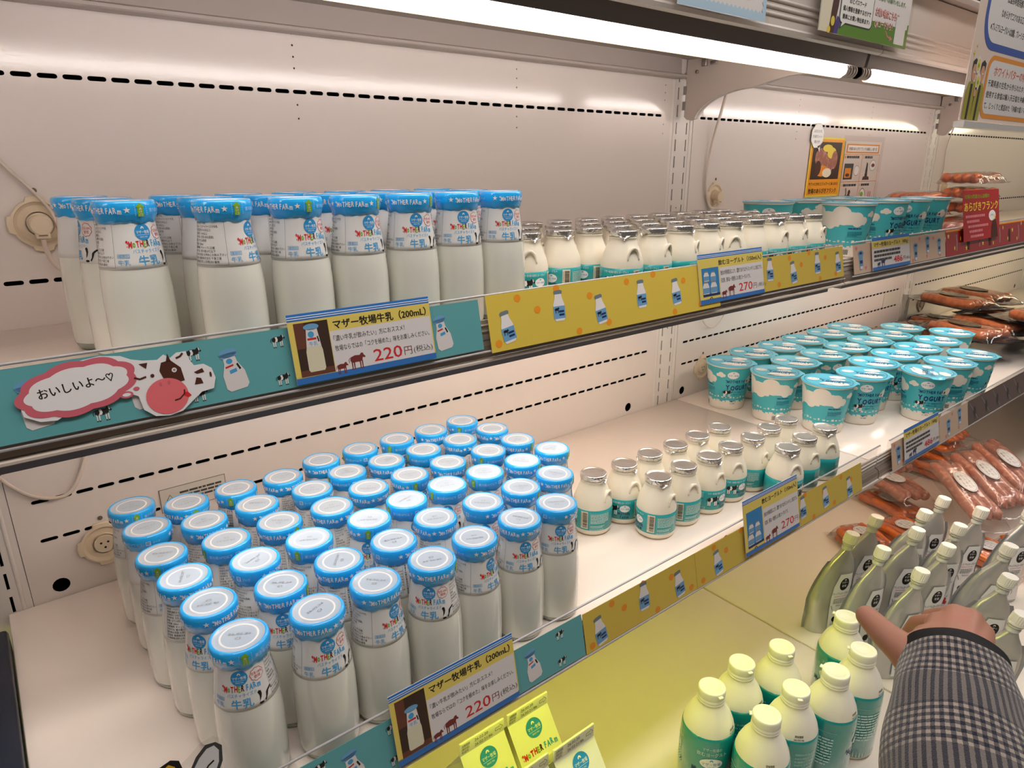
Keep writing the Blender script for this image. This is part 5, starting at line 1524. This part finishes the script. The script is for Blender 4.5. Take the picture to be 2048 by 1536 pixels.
price_card('upper', 0.1830, 0.130, 0.0560, .0035, '220', 'white 220 yen card with bottle photo on the upper rail')
price_card('upper', 0.7030, 0.142, 0.0620, .0030, '270', 'white 270 yen card with blue bottle photo on the upper rail')
price_card('upper', 1.1650, 0.142, 0.0540, .0020, '486', 'white 486 yen card on the upper rail under the yogurt cups')
price_card('lower', 0.1960, 0.129, 0.0640, .0040, '220', 'white 220 yen card with bottle photo on the lower rail')
price_card('lower', 0.6960, 0.128, 0.0740, .0060, '270', 'white 270 yen card with blue bottle photo on the lower rail')
price_card('lower', 1.1560, 0.140, 0.0580, .0040, '486', 'shaded 486 yen card on the lower rail under the cups')

# red sausage card standing in front of the red strip
a = Art(.00006); w, h = .200, .100
T(a, '牧場の肉屋さん自慢の', .008, h-.016, .0090, I_GRN, 2, 'L', .135, .03)
T(a, 'あらびきフランク', .006, h-.040, .0200, I_ORG, 2, 'L', .185, .09); T(a, 'あらびきフランク', .006, h-.040, .0200, I_YEL, 3, 'L', .185, .02)
a.poly(ell(.158, h*.46, .020, .011, 24), I_WHT, 2); T(a, 'パキッ', .158, h*.44, .007, I_DGRY, 3, 'C', .022)
for k in range(5): a.greek(.012+.006*k, h*.46-k*.0100, .118, .0055, 1, I_PINK, 2, .1, k)
a.poly([(.150, 0), (.190, 0), (.186, .022), (.178, .038), (.162, .038), (.152, .022)], I_BRN, 2); a.star(.172, .042, .007, I_YEL, 3)
rail_thing('sausage_card', 'upper', 1.5500, 1.5500+w, .0230, .0230+h, .0060, PAPER['red'], 'tall red card with yellow lettering standing before the sausages', 'sign', a, None, 'card_print', .0)

# cow sticker with speech bubble on the left end of the upper rail
STW = mat('sticker_paper', (0.78, 0.74, 0.74), 0.35, coat=0.2)
M_, L_ = rail_matrix('upper', 0.0)
out = [(.0045, .0300), (.0060, .0180), (.0140, .0130), (.0230, .0120), (.0330, .0170), (.0480, .0185), (.0560, .0190), (.0660, .0215), (.0720, .0180), (.0735, .0080), (.0800, .0020), (.0890, .0005), (.0980, .0020), (.1060, .0080), (.1130, .0130), (.1215, .0140), (.1240, .0215), (.1225, .0290), (.1175, .0330), (.1110, .0330), (.1080, .0390), (.1075, .0440), (.1010, .0440), (.0965, .0410), (.0925, .0440), (.0880, .0410), (.0790, .0420), (.0720, .0440), (.0660, .0475), (.0540, .0495), (.0440, .0485), (.0300, .0460), (.0180, .0420), (.0090, .0370)]
a0 = Art(); a0.poly(out, STW, 0)
o = put('cow_sticker', a0.mesh('cow_sticker', lambda u, v, q: (u, v, .0030)))
o.matrix_world = M_; tag(o, 'cow face sticker with pink speech bubble at the left of the upper rail', 'sticker')
a = Art(.00006); PK = ink('sticker_pink', 'C8606E'); PKL = ink('sticker_rose', 'DE6A70')
BUB = [(.0385+.0335*cos(t)*(1+.07*abs(sin(4.5*t))), .0325+.0165*sin(t)*(1+.10*abs(sin(4.5*t)))) for t in (2*pi*k/72 for k in range(72))]
sh = lambda L: [(x, y+(x-.0385)*.10-.0015) for x, y in L]
a.poly(sh(BUB), PK, 1); a.poly(sh([(.0385+(x-.0385)*.86, .0325+(y-.0325)*.76) for x, y in BUB]), STW, 2)
T(a, 'おいしいよ～♡', .0160, .0275, .0076, I_BLK, 3, 'L', .0440, .03, .10)
a.poly(ell(.0650, .0205, .0042, .0024, 16), PK, 2); a.poly(ell(.0650, .0205, .0026, .0012, 16), STW, 3); a.poly(ell(.0716, .0235, .0020, .0014, 14), PK, 2)
a.poly([(.0880, .0330), (.0900, .0385), (.0960, .0395), (.1020, .0330), (.1030, .0235), (.0950, .0225), (.0900, .0260)], I_BRN, 2)
a.poly([(.0930, .0380), (.0950, .0445), (.0965, .0385)], I_BRN, 2); a.poly([(.0760, .0400), (.0815, .0400), (.0800, .0360)], I_BRN, 2); a.line([(.0715, .0310), (.0750, .0295), (.0790, .0305)], .0013, I_BRN, 2)
a.line([(.1000, .0400), (.1030, .0410), (.1050, .0430)], .0014, I_BRN, 2)
a.poly(ell(.0830, .0305, .0013, .0013, 12), I_BRN, 3); a.poly(ell(.0975, .0320, .0017, .0017, 12), STW, 3); a.poly(ell(.0975, .0320, .0009, .0009, 12), I_GRY, 4)
a.poly(ell(.0900, .0145, .0138, .0128, 32), PKL, 3); a.poly(ell(.0870, .0235, .0010, .0016, 10), PK, 4); a.poly(ell(.0925, .0240, .0010, .0016, 10), PK, 4)
a.line([(.0940, .0105), (.0975, .0110), (.1010, .0140), (.1015, .0170)], .0010, I_BRN, 5); a.poly([(.1005, .0150), (.1035, .0150), (.1055, .0120), (.1030, .0110), (.1005, .0130)], I_RED, 5)
a.poly([(.1100, .0280), (.1160, .0300), (.1170, .0270), (.1120, .0265)], I_BRN, 2); a.poly([(.1090, .0190), (.1150, .0190), (.1140, .0230), (.1110, .0240)], I_BRN, 2); a.poly(ell(.1210, .0245, .0008, .0020, 10), I_BRN, 2)
put('sticker_print', a.mesh('sticker_print', lambda u, v, q: (u, v, .0031+q)), o)

# cut-out animal pop standing on the lower rail at the bottom left
M_, L_ = rail_matrix('lower', 0.0)
CL2 = film('pop_clear', (0.96, 0.96, 0.96), 0.06, 0.1, 0.1)
outl = [(-.10, .0), (.085, .0), (.086, .060), (.0795, .100), (.0760, .1160), (.0700, .1210), (.0600, .1200), (.0500, .1140), (.0420, .1100), (.030, .1125), (.015, .1110), (-.02, .112), (-.06, .11), (-.10, .08)]
a0 = Art(); a0.poly(outl, CL2, 0)
o = put('animal_pop', a0.mesh('animal_pop', lambda u, v, q: (u*.86+.006, (v-.002)*.90, .0070))); o.matrix_world = M_
tag(o, 'clear cut-out pop with white ear and yellow tuft, bottom left corner', 'sign')
a = Art(.00006)
fz = lambda L, s=.0009: [(x+s*sin(37*k), y+s*cos(29*k)) for k, (x, y) in enumerate(L)]
ear = [(.0480, .0900), (.0500, .1040), (.0560, .1110), (.0640, .1165), (.0710, .1165), (.0745, .1100), (.0725, .0990), (.0660, .0880), (.0590, .0800)]
a.poly(fz(ear), I_DGRY, 1); cxm, cym = .0620, .1000
a.poly([(cxm+(x-cxm)*.80, cym+(y-cym)*.82) for x, y in ear], mat('pop_grey', (0.60, 0.58, 0.58), 0.4), 2)
a.line([(.0585, .0960), (.0625, .1000), (.0670, .1020)], .0014, I_BLK, 3)
tuft = [(x, y+.013) for x, y in [(.0100, .0850), (.0130, .1000), (.0220, .1045), (.0310, .1030), (.0380, .1060), (.0430, .1010), (.0450, .0880), (.0300, .0780)]]
a.poly(fz(tuft), I_BLK, 1); a.poly([(.0280+(x-.0280)*.78, .1050+(y-.1050)*.74) for x, y in tuft], ink('tuft_yellow', 'D6A21E'), 2)
a.poly([(.0300+.0380*cos(t), .0520+.0330*sin(t)) for t in (2*pi*k/40 for k in range(40))], I_BLK, 0); a.poly([(.0300+.0350*cos(t), .0520+.0300*sin(t)) for t in (2*pi*k/40 for k in range(40))], I_WHT, 1)
put('pop_print', a.mesh('pop_print', lambda u, v, q: (u*.86+.006, (v-.002)*.90, .0072+q)), o)

# ------------------------------------------------------------------ notices on the back wall
def notice(name, x0, z0, w, h, y, label, art, m, cat='notice', clear=0.0, rot=0.0, thick=.0008, pname='notice_print'):
    b = MB(); b.box(0, w, -thick, 0, 0, h, m)
    o = b.build(name, None, False, (x0, y, z0)); o.rotation_euler = (0, rot, 0)
    tag(o, label, cat)
    if art: put(pname, art.mesh(pname, lambda u, v, q: (u, -(thick+.0002+q), v)), o)
    if clear:
        b = MB(); b.add([(-clear, -thick-.0012, -clear), (w+clear, -thick-.0012, -clear), (w+clear, -thick-.0012, h+clear), (-clear, -thick-.0012, h+clear)], [(0, 1, 2, 3)], CLEAR)
        b.build('clear_pouch', o)
    return o
a = Art(.00006); w, h = .150, .128
a.frame(0, 0, w, h, .004, I_YEL, 1)
a.rect(.012, .038, w-.012, h-.010, PHB, 1)
rn = random.Random(4)
for k, (X, Y, rx, ry, m) in enumerate(((.050, .085, .026, .020, SAUP), (.085, .070, .022, .024, SAUP), (.060, .056, .030, .012, I_ORG), (.095, .095, .020, .012, I_YEL), (.110, .080, .014, .020, SAUP), (.040, .062, .014, .016, I_BRN), (.075, .105, .022, .008, I_YEL), (.082, .052, .020, .010, I_CRM))):
    a.poly(ell(X, Y, rx, ry, 22), m, 2+k)
T(a, 'サクッとかむとジュワ〜とあふれる', .010, .025, .0080, I_BLK, 2, 'L', w-.020, .03); T(a, '牧場のあらびきフランク', .012, .008, .0120, I_BLK, 2, 'L', w-.026, .05)
notice('food_notice', 1.486, 0.3900, w, h, -.0015, 'orange-bordered notice with sausage photo on the back wall', a, mat('notice_orange', 'F0A020', 0.35, coat=.3))
a = Art(.00006)
a.blob(.030, .030, .0258, .0248, 8, I_GRY, 0, .08); a.blob(.030, .030, .025, .024, 8, I_WHT, 1, .08); a.poly([(.034, .008), (.046, -.004), (.046, .012)], I_WHT, 1)
for k, s in enumerate(('ふるさとランクに', 'とりあげたジューシー', '肉汁が!')): T(a, s, .030, .037-k*.011, .0072, I_BLK, 2, 'C', (.034, .040, .022)[k], .02)
o = put('speech_bubble_notice', a.mesh('speech_bubble_notice', lambda u, v, q: (u, -(.0002+q), v)), None, (1.476, -.0040, .4900)); tag(o, 'white speech bubble cut-out above the orange-bordered notice', 'notice')
a = Art(.00006); w, h = .180, .150
a.rect(.008, h-.026, w-.008, h-.006, I_ORG, 1); a.rect(.014, h-.023, w-.014, h-.009, I_WHT, 2); T(a, '牧場のあらびきフランクの美味しい食べ方', .020, h-.0200, .0085, I_BLK, 3, 'L', w-.040, .03)
for X in (0, w/2-.0008, w-.0016): a.rect(X, 0, X+.0016, h-.028, I_ORG, 1)
for Y in (.058, h-.030): a.rect(0, Y, w, Y+.0012, I_ORG, 1)
for k, (X, Y) in enumerate(((.004, h-.038), (.094, h-.038), (.004, .048), (.094, .048))):
    T(a, '1234'[k], X, Y, .008, I_ORG, 2, 'L', .006); T(a, ('オーブンで焼きます', 'ソースをかけます', 'フライパンで焼く', 'お皿に盛って'), X, Y, .005, I_BLK, 2) if False else a.greek(X+.010, Y, .070, .006, 1, I_DGRY, 2, .1, k)
a.rect(.008, .064, .052, .100, I_DGRY, 2); a.rect(.013, .068, .042, .090, I_ORG, 3); a.poly(ell(.027, .074, .010, .004, 14), I_BRN, 4); a.poly(ell(.070, .084, .014, .012, 20), I_GRY, 2); a.poly(ell(.070, .084, .0128, .0108, 20), I_WHT, 3)
a.poly([(.104, .062), (.140, .062), (.136, .070), (.108, .070)], I_BRN, 2); a.poly([(.114, .070), (.128, .070), (.124, .100), (.118, .104)], I_BLK, 2); a.poly(ell(.150, .096, .016, .013, 20), I_GRY, 2); a.poly(ell(.150, .096, .0148, .0118, 20), I_WHT, 3); a.poly(ell(.151, .096, .009, .0045, 14), I_MAR, 4)
a.line([(.020, .014), (.034, .030), (.030, .044)], .004, I_BRN, 2); a.poly(ell(.046, .018, .010, .014, 18), I_MAR, 2); a.poly(ell(.048, .034, .006, .006, 14), I_BRN, 3)
a.poly(ell(.114, .024, .016, .019, 22), I_GRY, 2); a.poly(ell(.114, .024, .0140, .0168, 22), I_WHT, 3); a.poly(ell(.112, .028, .008, .006, 14), I_GRN, 4); a.poly(ell(.116, .018, .008, .006, 14), I_MAR, 4); a.rect(.146, .010, .150, .034, I_PINK, 2); a.rect(.156, .010, .160, .034, I_PINK, 2)
notice('recipe_notice', 1.640, 0.362, w, h, -.0015, 'cooking steps notice with four drawings right of the sausage photo', a, mat('notice_paper', (0.72, 0.66, 0.60), 0.4), clear=.012)
tag(MB().box(1.985, 2.085, -.0010, -.0002, 0.075, 0.115, mat('old_label', (0.62, 0.57, 0.50), 0.5)).build('warning_label'), 'small faded label on the wall above the yogurt cups', 'label')
a = Art(); a.frame(0, 0, .075, .030, .0006, I_DGRY, 1); a.line([(.005, .010), (.011, .021), (.017, .010), (.005, .010)], .0010, I_DGRY, 1); a.greek(.022, .006, .048, .018, 4, I_DGRY, 1, seed=2)
a2 = _mats['old_label']
o = MB().box(0, .075, -.0006, 0, 0, .030, a2).build('warning_label', None, False, (0.118, -.0004, 0.066)); tag(o, 'small warning label on the wall behind the back milk bottles', 'label'); put('label_print', a.mesh('label_print', lambda u, v, q: (u, -(.0008+q), v)), o)

# ------------------------------------------------------------------ posters hanging from the canopy rail
def rrect(x0, y0, x1, y1, r, n=8):
    P = []
    for cx, cy, a0 in ((x1-r, y0+r, -pi/2), (x1-r, y1-r, 0), (x0+r, y1-r, pi/2), (x0+r, y0+r, pi)):
        P += [(cx+r*cos(a0+pi/2*k/n), cy+r*sin(a0+pi/2*k/n)) for k in range(n+1)]
    return P
GREENP = mat('poster_green', '5E8C28', 0.35, coat=.3); PWH = mat('poster_white', (0.86, 0.83, 0.82), 0.35, coat=.3); PPINK = mat('poster_peach', (0.86, 0.70, 0.60), 0.35, coat=.3)
a = Art(.00008); w, h = .236, .170
a.poly([(.030, 0), (w, 0), (w, .0235), (.190, .0240), (.150, .0250), (.110, .0235), (.075, .0180), (.045, .0110), (.030, .0090)], GREENP, 1); a.rect(w-.0035, 0, w, .030, GREENP, 2)
a.poly([(0, 0), (.026, 0), (.024, .020), (.026, .045), (.028, h), (0, h)], I_CRM, 2); a.poly([(.022, .0), (.034, .0), (.040, .030), (.042, .062), (.040, h), (.026, h), (.027, .040)], I_BRN, 3)
a.poly(ell(.030, .013, .0045, .0055, 14), I_YEL, 4); a.poly(ell(.0225, .003, .004, .004, 14), I_YEL, 4); a.poly([(.034, .0), (.043, .0), (.049, .016), (.040, .020), (.036, .012)], ink('violet', '4A3A80'), 4)
a.poly(rrect(.0445, .0125, .1290, .100, .007), I_DGRY, 4); a.poly(rrect(.0460, .0140, .1275, .0985, .006), I_WHT, 5); a.poly([(.050, .0145), (.064, .0145), (.047, .006)], I_DGRY, 4); a.poly([(.0525, .0150), (.0625, .0150), (.050, .0085)], I_WHT, 6)
for k, s_ in enumerate(('簡単にお買い物出来ます♪', '個人情報を登録するだけで', 'IDとパスワード', '無料会員登録で')): T(a, s_, .0868, .0185+k*.0092, .0062, I_BLK, 7, 'C', (.070, .072, .042, .050)[k], .04)
for k, (s_, w_) in enumerate((('QRコードから！', .052), ('お買い物はこちらの', .068))):
    T(a, s_, .136, .0185+k*.0135, .0105, I_RED, 3, 'L', w_, .10); T(a, s_, .136, .0185+k*.0135, .0105, I_WHT, 5, 'L', w_)
T(a, 'ご自宅へお届けいたします。', .140, .0500, .0068, I_DGRN, 3, 'L', .078, .03)
a.line([(.170, .0165), (.176, .0110), (.184, .0090)], .0018, I_PINK, 3); a.poly([(.184, .0120), (.193, .0085), (.184, .0055)], I_PINK, 3)
a.rect(.197, .0035, .2270, .0370, PWH, 4)
o = notice('shop_poster', 0.8450, 0.6125, w, h, -.3450, 'green and white hanging poster with speech bubble on the canopy rail', a, PWH, 'poster', clear=.005, pname='poster_print')
a = Art(.00008); w, h = .150, .150
a.poly([(0, 0)]+[(k*w/40, .0085+(.0018 if k % 2 else -.001)) for k in range(41)]+[(w, 0)], I_LG, 1)
a.poly([(w, 0)]+[(w-.0060-(.0018 if k % 2 else -.001), k*.15/40) for k in range(41)]+[(w, .15)], I_LG, 2)
a.poly(ell(.112, .0245, .016, .0065, 18), I_MAR, 3); a.poly(ell(.124, .0290, .014, .005, 18), I_DGRN, 3); a.poly(ell(.098, .0270, .008, .005, 14), I_RED, 3)
notice('blue_edged_poster', 0.5830, 0.6080, w, h, -.3440, 'poster corner with wavy pale blue border at the top edge', a, PWH, 'poster', clear=.006, pname='poster_print')
a = Art(.00008); w, h = .380, .260
a.poly(rrect(.040, .112, .520, .420, .055), CARDB, 1) if False else None
BL = ink('poster_blue', '2450A8'); SK = mat('print_skin', 'D9A07C', 0.45)
a.poly(rrect(.026, .0985, w-.004, .258, .045), BL, 1); a.poly(rrect(.036, .1085, w-.012, .257, .038), PWH, 2)
for k, (s, x_, w_) in enumerate((('※プレミアムヨーグルトは加糖、プレーンヨーグルトは無糖のヨーグルトです。', .052, .255), ('なめらかでコクのある口どけとした食感が特徴です。', .085, .205), ('低温長時間発酵の贅沢ヨーグルトです。', .098, .165), ('プレミアムヨーグルトは、生乳100%を使用した', .100, .195), ('生乳100%のヨーグルトで、生乳本来の風味を最大限に', .088, .235), ('使用したコクのある', .150, .110))):
    T(a, s, x_, .1245+k*.0205, .0115, I_BLK, 3, 'L', w_, .03)
a.poly(rrect(.070, .006, w+.03, .0935, .022), I_ORG, 1); a.poly(rrect(.078, .0125, w+.026, .0870, .017), PWH, 2)
T(a, 'ホワイトバターの特徴', .100, .067, .0150, ink('title_orange', 'D8582A'), 3, 'L', .160, .04)
for k, s in enumerate(('千葉県産の生乳から作られたホワイトバターです。', '使用する食塩は輸入天日塩を沖縄の海水で溶かし', 'て、じっくりと煮詰めた「沖縄の塩シママース」です。')): T(a, s, .084, .0515-k*.0155, .0102, I_BLK, 3, 'L', .255, .03)
JK = ink('jacket_yellow', 'A8A028')
for X, s in ((.022, 1.0), (.054, 1.0)):     # two printed figures in yellow jackets holding up white tubs
    a.poly([(X-.016, .002), (X+.016, .002), (X+.018, .040), (X+.010, .053), (X-.010, .053), (X-.017, .040)], JK, 4); a.rect(X-.004, .002, X+.004, .050, I_BLK, 5)
    a.poly(ell(X+.001, .066, .0078, .0125, 20), SK, 5); a.poly([(X-.008, .067), (X-.008, .080), (X, .084), (X+.009, .080), (X+.009, .069), (X+.004, .076), (X-.004, .076)], I_BLK, 6)
    a.poly(ell(X+.001, .0655, .0035, .0012, 10), PWH, 7)
for X, Y in ((.034, .076), (.042, .054)): a.poly(ell(X, Y, .0085, .0115, 20), PWH, 8); a.poly(ell(X, Y, .0060, .0080, 20), I_YEL, 9); a.poly(ell(X, Y-.001, .003, .003, 10), I_GRN, 10)
a.poly([(.034, .034), (.042, .034), (.043, .046), (.033, .046)], SK, 8)
for X, Y, s in ((.012, .090, .006), (.018, .100, .004)): a.poly([(X, Y+s), (X+s*.2, Y+s*.2), (X+s*.7, Y), (X+s*.2, Y-s*.2), (X, Y-s), (X-s*.2, Y-s*.2), (X-s*.7, Y), (X-s*.2, Y+s*.2)], I_YEL, 4)
o = notice('butter_poster', 1.1650, 0.5205, w, h, -.4000, 'tall hanging poster with blue and orange boxes at the top right', a, PPINK, 'poster', clear=.004, pname='poster_print')
b = MB(); b.box(-.004, w+.004, -.010, .004, -.010, -.0015, mat('acrylic_edge', (0.55, 0.53, 0.50), 0.15, coat=.8)); b.build('acrylic_foot', o)

# ------------------------------------------------------------------ the shopper's hand and sleeve
SKIN = mat('skin', (0.40, 0.185, 0.122), 0.45, sss=0.2, noise=(30, (0.44, 0.17, 0.12), .45, .8))
def capsule(b, p, q, r0, r1, m, n=7):
    p, q = Vector(p), Vector(q); d = q-p; L = d.length; d.normalize()
    pts = []; rs = []
    for k in range(n):
        t = pi/2*k/(n-1); pts.append(p-d*r0*cos(t)); rs.append(max(r0*sin(t), .0002))
    for k in range(1, 4): pts.append(p+d*L*k/4); rs.append(r0+(r1-r0)*k/4)
    for k in range(n):
        t = pi/2*k/(n-1); pts.append(q+d*r1*sin(t)); rs.append(max(r1*cos(t), .0002))
    b.tube(pts, rs, m, 18)
def V(*a): return Vector(a)
wr = V(.6147, -.6754, .0372)
K = [V(.6690, -.6459, .0315), V(.6849, -.6534, .0375), V(.6905, -.6644, .0375), V(.6850, -.6768, .0325)]
W_ = [V(.6028, -.6684, .0352), V(.6110, -.6730, .0372), V(.6200, -.6790, .0378), V(.6292, -.6863, .0362)]
b = MB()
for k in range(4):
    capsule(b, W_[k], K[k], .0165, (.0128, .0130, .0124, .0112)[k], SKIN)
for k in range(3):
    capsule(b, (W_[k]+W_[k+1])/2+V(0, 0, -.004), (K[k]+K[k+1])/2+V(0, 0, -.004), .0150, .0105, SKIN)
fd = V(.62, .66, -.42).normalized()
for k in range(4):
    L1, L2, L3 = ((.041, .025, .021), (.045, .028, .022), (.042, .026, .021), (.034, .020, .018))[k]
    r = (.0092, .0095, .0090, .0080)[k]
    sp = V(.005*(k-1.5)*.8, -.004*(k-1.5)*.8, 0)*3
    p0 = K[k]; d1 = (fd+sp+V(0, 0, -.25-.04*k)).normalized(); p1 = p0+d1*L1
    d2 = (fd*.55+sp+V(0, 0, -.85)).normalized(); p2 = p1+d2*L2
    d3 = (fd*.10+sp+V(0, 0, -1.0)).normalized(); p3 = p2+d3*L3
    capsule(b, p0, p1, r*1.22, r*1.02, SKIN); capsule(b, p1, p2, r*1.02, r*.92, SKIN); capsule(b, p2, p3, r*.92, r*.78, SKIN)
cmc, mcp, ip, tip = V(.6010, -.6640, .0330), V(.5990, -.6474, .0330), V(.6035, -.6235, .0376), V(.6115, -.6010, .0424)
capsule(b, wr+V(0, .002, 0), cmc, .0215, .0175, SKIN); capsule(b, cmc+V(.002, -.002, -.002), mcp+V(.001, 0, -.002), .0235, .0175, SKIN); capsule(b, mcp, ip, .0168, .0132, SKIN); capsule(b, ip, tip, .0134, .0104, SKIN)
capsule(b, W_[1], K[0]*.55+mcp*.45, .0160, .0130, SKIN); capsule(b, mcp*.8+ip*.2, K[0]*.75+W_[0]*.25, .0120, .0130, SKIN); capsule(b, mcp*.5+cmc*.5, K[0]*.6+W_[0]*.4, .0150, .0150, SKIN)
fa = V(.5420, -.7150, .0210)
capsule(b, wr, fa, .0285, .0330, SKIN); capsule(b, W_[0], fa+V(-.006, 0, 0), .022, .028, SKIN); capsule(b, W_[3], fa+V(.008, -.004, 0), .020, .028, SKIN)
me0 = b.mesh('hand_base')
tmp = bpy.data.objects.new('hand_base', me0); COL.objects.link(tmp)
m1 = tmp.modifiers.new('r', 'REMESH'); m1.mode = 'VOXEL'; m1.voxel_size = .0017
m2 = tmp.modifiers.new('s', 'SMOOTH'); m2.factor = .5; m2.iterations = 22
dg = bpy.context.evaluated_depsgraph_get()
hm = bpy.data.meshes.new_from_object(tmp.evaluated_get(dg)); hm.name = 'hand'
hm.materials.clear(); hm.materials.append(SKIN)
hm.polygons.foreach_set('use_smooth', [True]*len(hm.polygons))
bpy.data.objects.remove(tmp)
per = thing('person', 'shopper reaching in with right hand, checked knit sleeve and black cuff', 'person', (0, 0, 0))
put('hand', hm, per)
nb = MB()
tn = (tip-ip).normalized(); side = tn.cross(V(.3, -.2, 1)).normalized(); upn = side.cross(tn)
nb.grid(7, 7, lambda u, v: tuple(tip+tn*(.0085*(v-.25))+side*(.0078*(u-.5)*2*(1-.25*v*v)*.95)+upn*(.0090-.0038*(2*u-1)**2-.0030*v*v)), mat('nail', (0.72, 0.42, 0.34), 0.25, coat=.4), True)
nb.build('thumb_nail', per)

# sleeve: knit glen check made with stripes across and along the arm
def knit():
    m = bpy.data.materials.new('knit_check'); m.use_nodes = True; nt = m.node_tree; L = nt.links.new
    bs = nt.nodes['Principled BSDF']; bs.inputs['Roughness'].default_value = .95; bs.inputs['Specular IOR Level'].default_value = .15; bs.inputs['Sheen Weight'].default_value = .4
    at = nt.nodes.new('ShaderNodeAttribute'); at.attribute_name = 'weave'; at.attribute_type = 'GEOMETRY'
    sp = nt.nodes.new('ShaderNodeSeparateXYZ'); L(at.outputs['Vector'], sp.inputs[0])
    def mth(op, a_, b_=None, c_=None):
        n = nt.nodes.new('ShaderNodeMath'); n.operation = op
        for i, v in enumerate((a_, b_, c_)):
            if v is None: continue
            if isinstance(v, (int, float)): n.inputs[i].default_value = v
            else: L(v, n.inputs[i])
        return n.outputs[0]
    nz = nt.nodes.new('ShaderNodeTexNoise'); nz.inputs['Scale'].default_value = 900.0
    tc = nt.nodes.new('ShaderNodeTexCoord'); L(tc.outputs['Object'], nz.inputs['Vector'])
    u = mth('ADD', sp.outputs[0], mth('MULTIPLY', nz.outputs['Fac'], .0011)); v = mth('ADD', sp.outputs[1], mth('MULTIPLY', nz.outputs['Fac'], .0011))
    P = .0066
    su = mth('LESS_THAN', mth('FRACT', mth('DIVIDE', u, P)), .5)
    sv = mth('LESS_THAN', mth('FRACT', mth('DIVIDE', v, P)), .5)
    BU = .060; BV = .074
    bu = mth('LESS_THAN', mth('FRACT', mth('DIVIDE', mth('ADD', u, .012), BU)), .62)
    bv = mth('LESS_THAN', mth('FRACT', mth('DIVIDE', mth('ADD', v, .004), BV)), .52)
    chk = mth('MULTIPLY', mth('ADD', su, sv), .5)
    chk = mth('SMOOTH_MIN', mth('MULTIPLY', chk, mth('ADD', .05, mth('MULTIPLY', chk, .95))), 1.0, .01)
    fu = mth('LESS_THAN', mth('FRACT', mth('DIVIDE', u, P*.5)), .5)
    stripeu = mth('ADD', mth('MULTIPLY', su, .36), .08); stripev = mth('ADD', mth('MULTIPLY', sv, .42), .12); fine = mth('ADD', mth('MULTIPLY', fu, .18), .20)
    def mix(f, a_, b_): return mth('ADD', mth('MULTIPLY', f, a_), mth('MULTIPLY', mth('SUBTRACT', 1.0, f), b_))
    val = mix(bv, mix(bu, chk, mth('MULTIPLY', chk, .9)), stripeu)
    mx = nt.nodes.new('ShaderNodeMix'); mx.data_type = 'RGBA'
    mx.inputs['A'].default_value = (0.012, 0.014, 0.028, 1); mx.inputs['B'].default_value = (0.34, 0.285, 0.24, 1)
    L(val, mx.inputs['Factor']); L(mx.outputs['Result'], bs.inputs['Base Color'])
    bp = nt.nodes.new('ShaderNodeBump'); bp.inputs['Strength'].default_value = .6; bp.inputs['Distance'].default_value = .001
    L(nz.outputs['Fac'], bp.inputs['Height']); L(bp.outputs['Normal'], bs.inputs['Normal'])
    return m
KNIT = knit(); CUFF = mat('cuff_black', (0.006, 0.006, 0.007), 0.8)
AX = smooth_path([(.6195, -.6755, .0395), (.5995, -.6845, .0330), (.5680, -.7000, .0200), (.5200, -.7230, .0060), (.4600, -.7560, -.0100), (.3900, -.8050, -.0180), (.3300, -.8700, .0000), (.2900, -.9600, .0700), (.2700, -1.06, .1700)], 8)
RAD = [.0405, .0440, .0515, .0570, .0585, .0600, .0640, .0680, .0720]
def arm(name, i0, i1, r_off, m, parent, nu=48):
    me_v = []; wv = []; f = []; s = 0; n = i1-i0+1
    up = V(0, 0, 1)
    for i in range(i0, i1+1):
        p = AX[i]; t = (AX[min(i+1, len(AX)-1)]-AX[max(i-1, 0)]).normalized()
        a_ = t.cross(up).normalized(); b_ = a_.cross(t)
        q = i/8; k = min(int(q), 7); r = RAD[k]+(RAD[k+1]-RAD[k])*(q-k)+r_off
        if i > i0: s += (AX[i]-AX[i-1]).length
        for j in range(nu+1):
            w_ = 2*pi*j/nu
            rr = r*(1+.015*sin(5*w_+i*.35)+.012*sin(3*w_-i*.5))
            me_v.append(tuple(p+a_*cos(w_)*rr+b_*sin(w_)*rr*.92)); wv.append((w_*.055, s, 0))
    for i in range(n-1):
        for j in range(nu):
            f.append((i*(nu+1)+j, i*(nu+1)+j+1, (i+1)*(nu+1)+j+1, (i+1)*(nu+1)+j))
    me = bpy.data.meshes.new(name); me.from_pydata(me_v, [], f); me.materials.append(m)
    me.polygons.foreach_set('use_smooth', [True]*len(f))
    at = me.attributes.new('weave', 'FLOAT_VECTOR', 'POINT'); at.data.foreach_set('vector', [c for w_ in wv for c in w_])
    return put(name, me, parent)
arm('sleeve', 5, len(AX)-1, 0.0, KNIT, per)
arm('cuff', 0, 6, -.0009, CUFF, per)
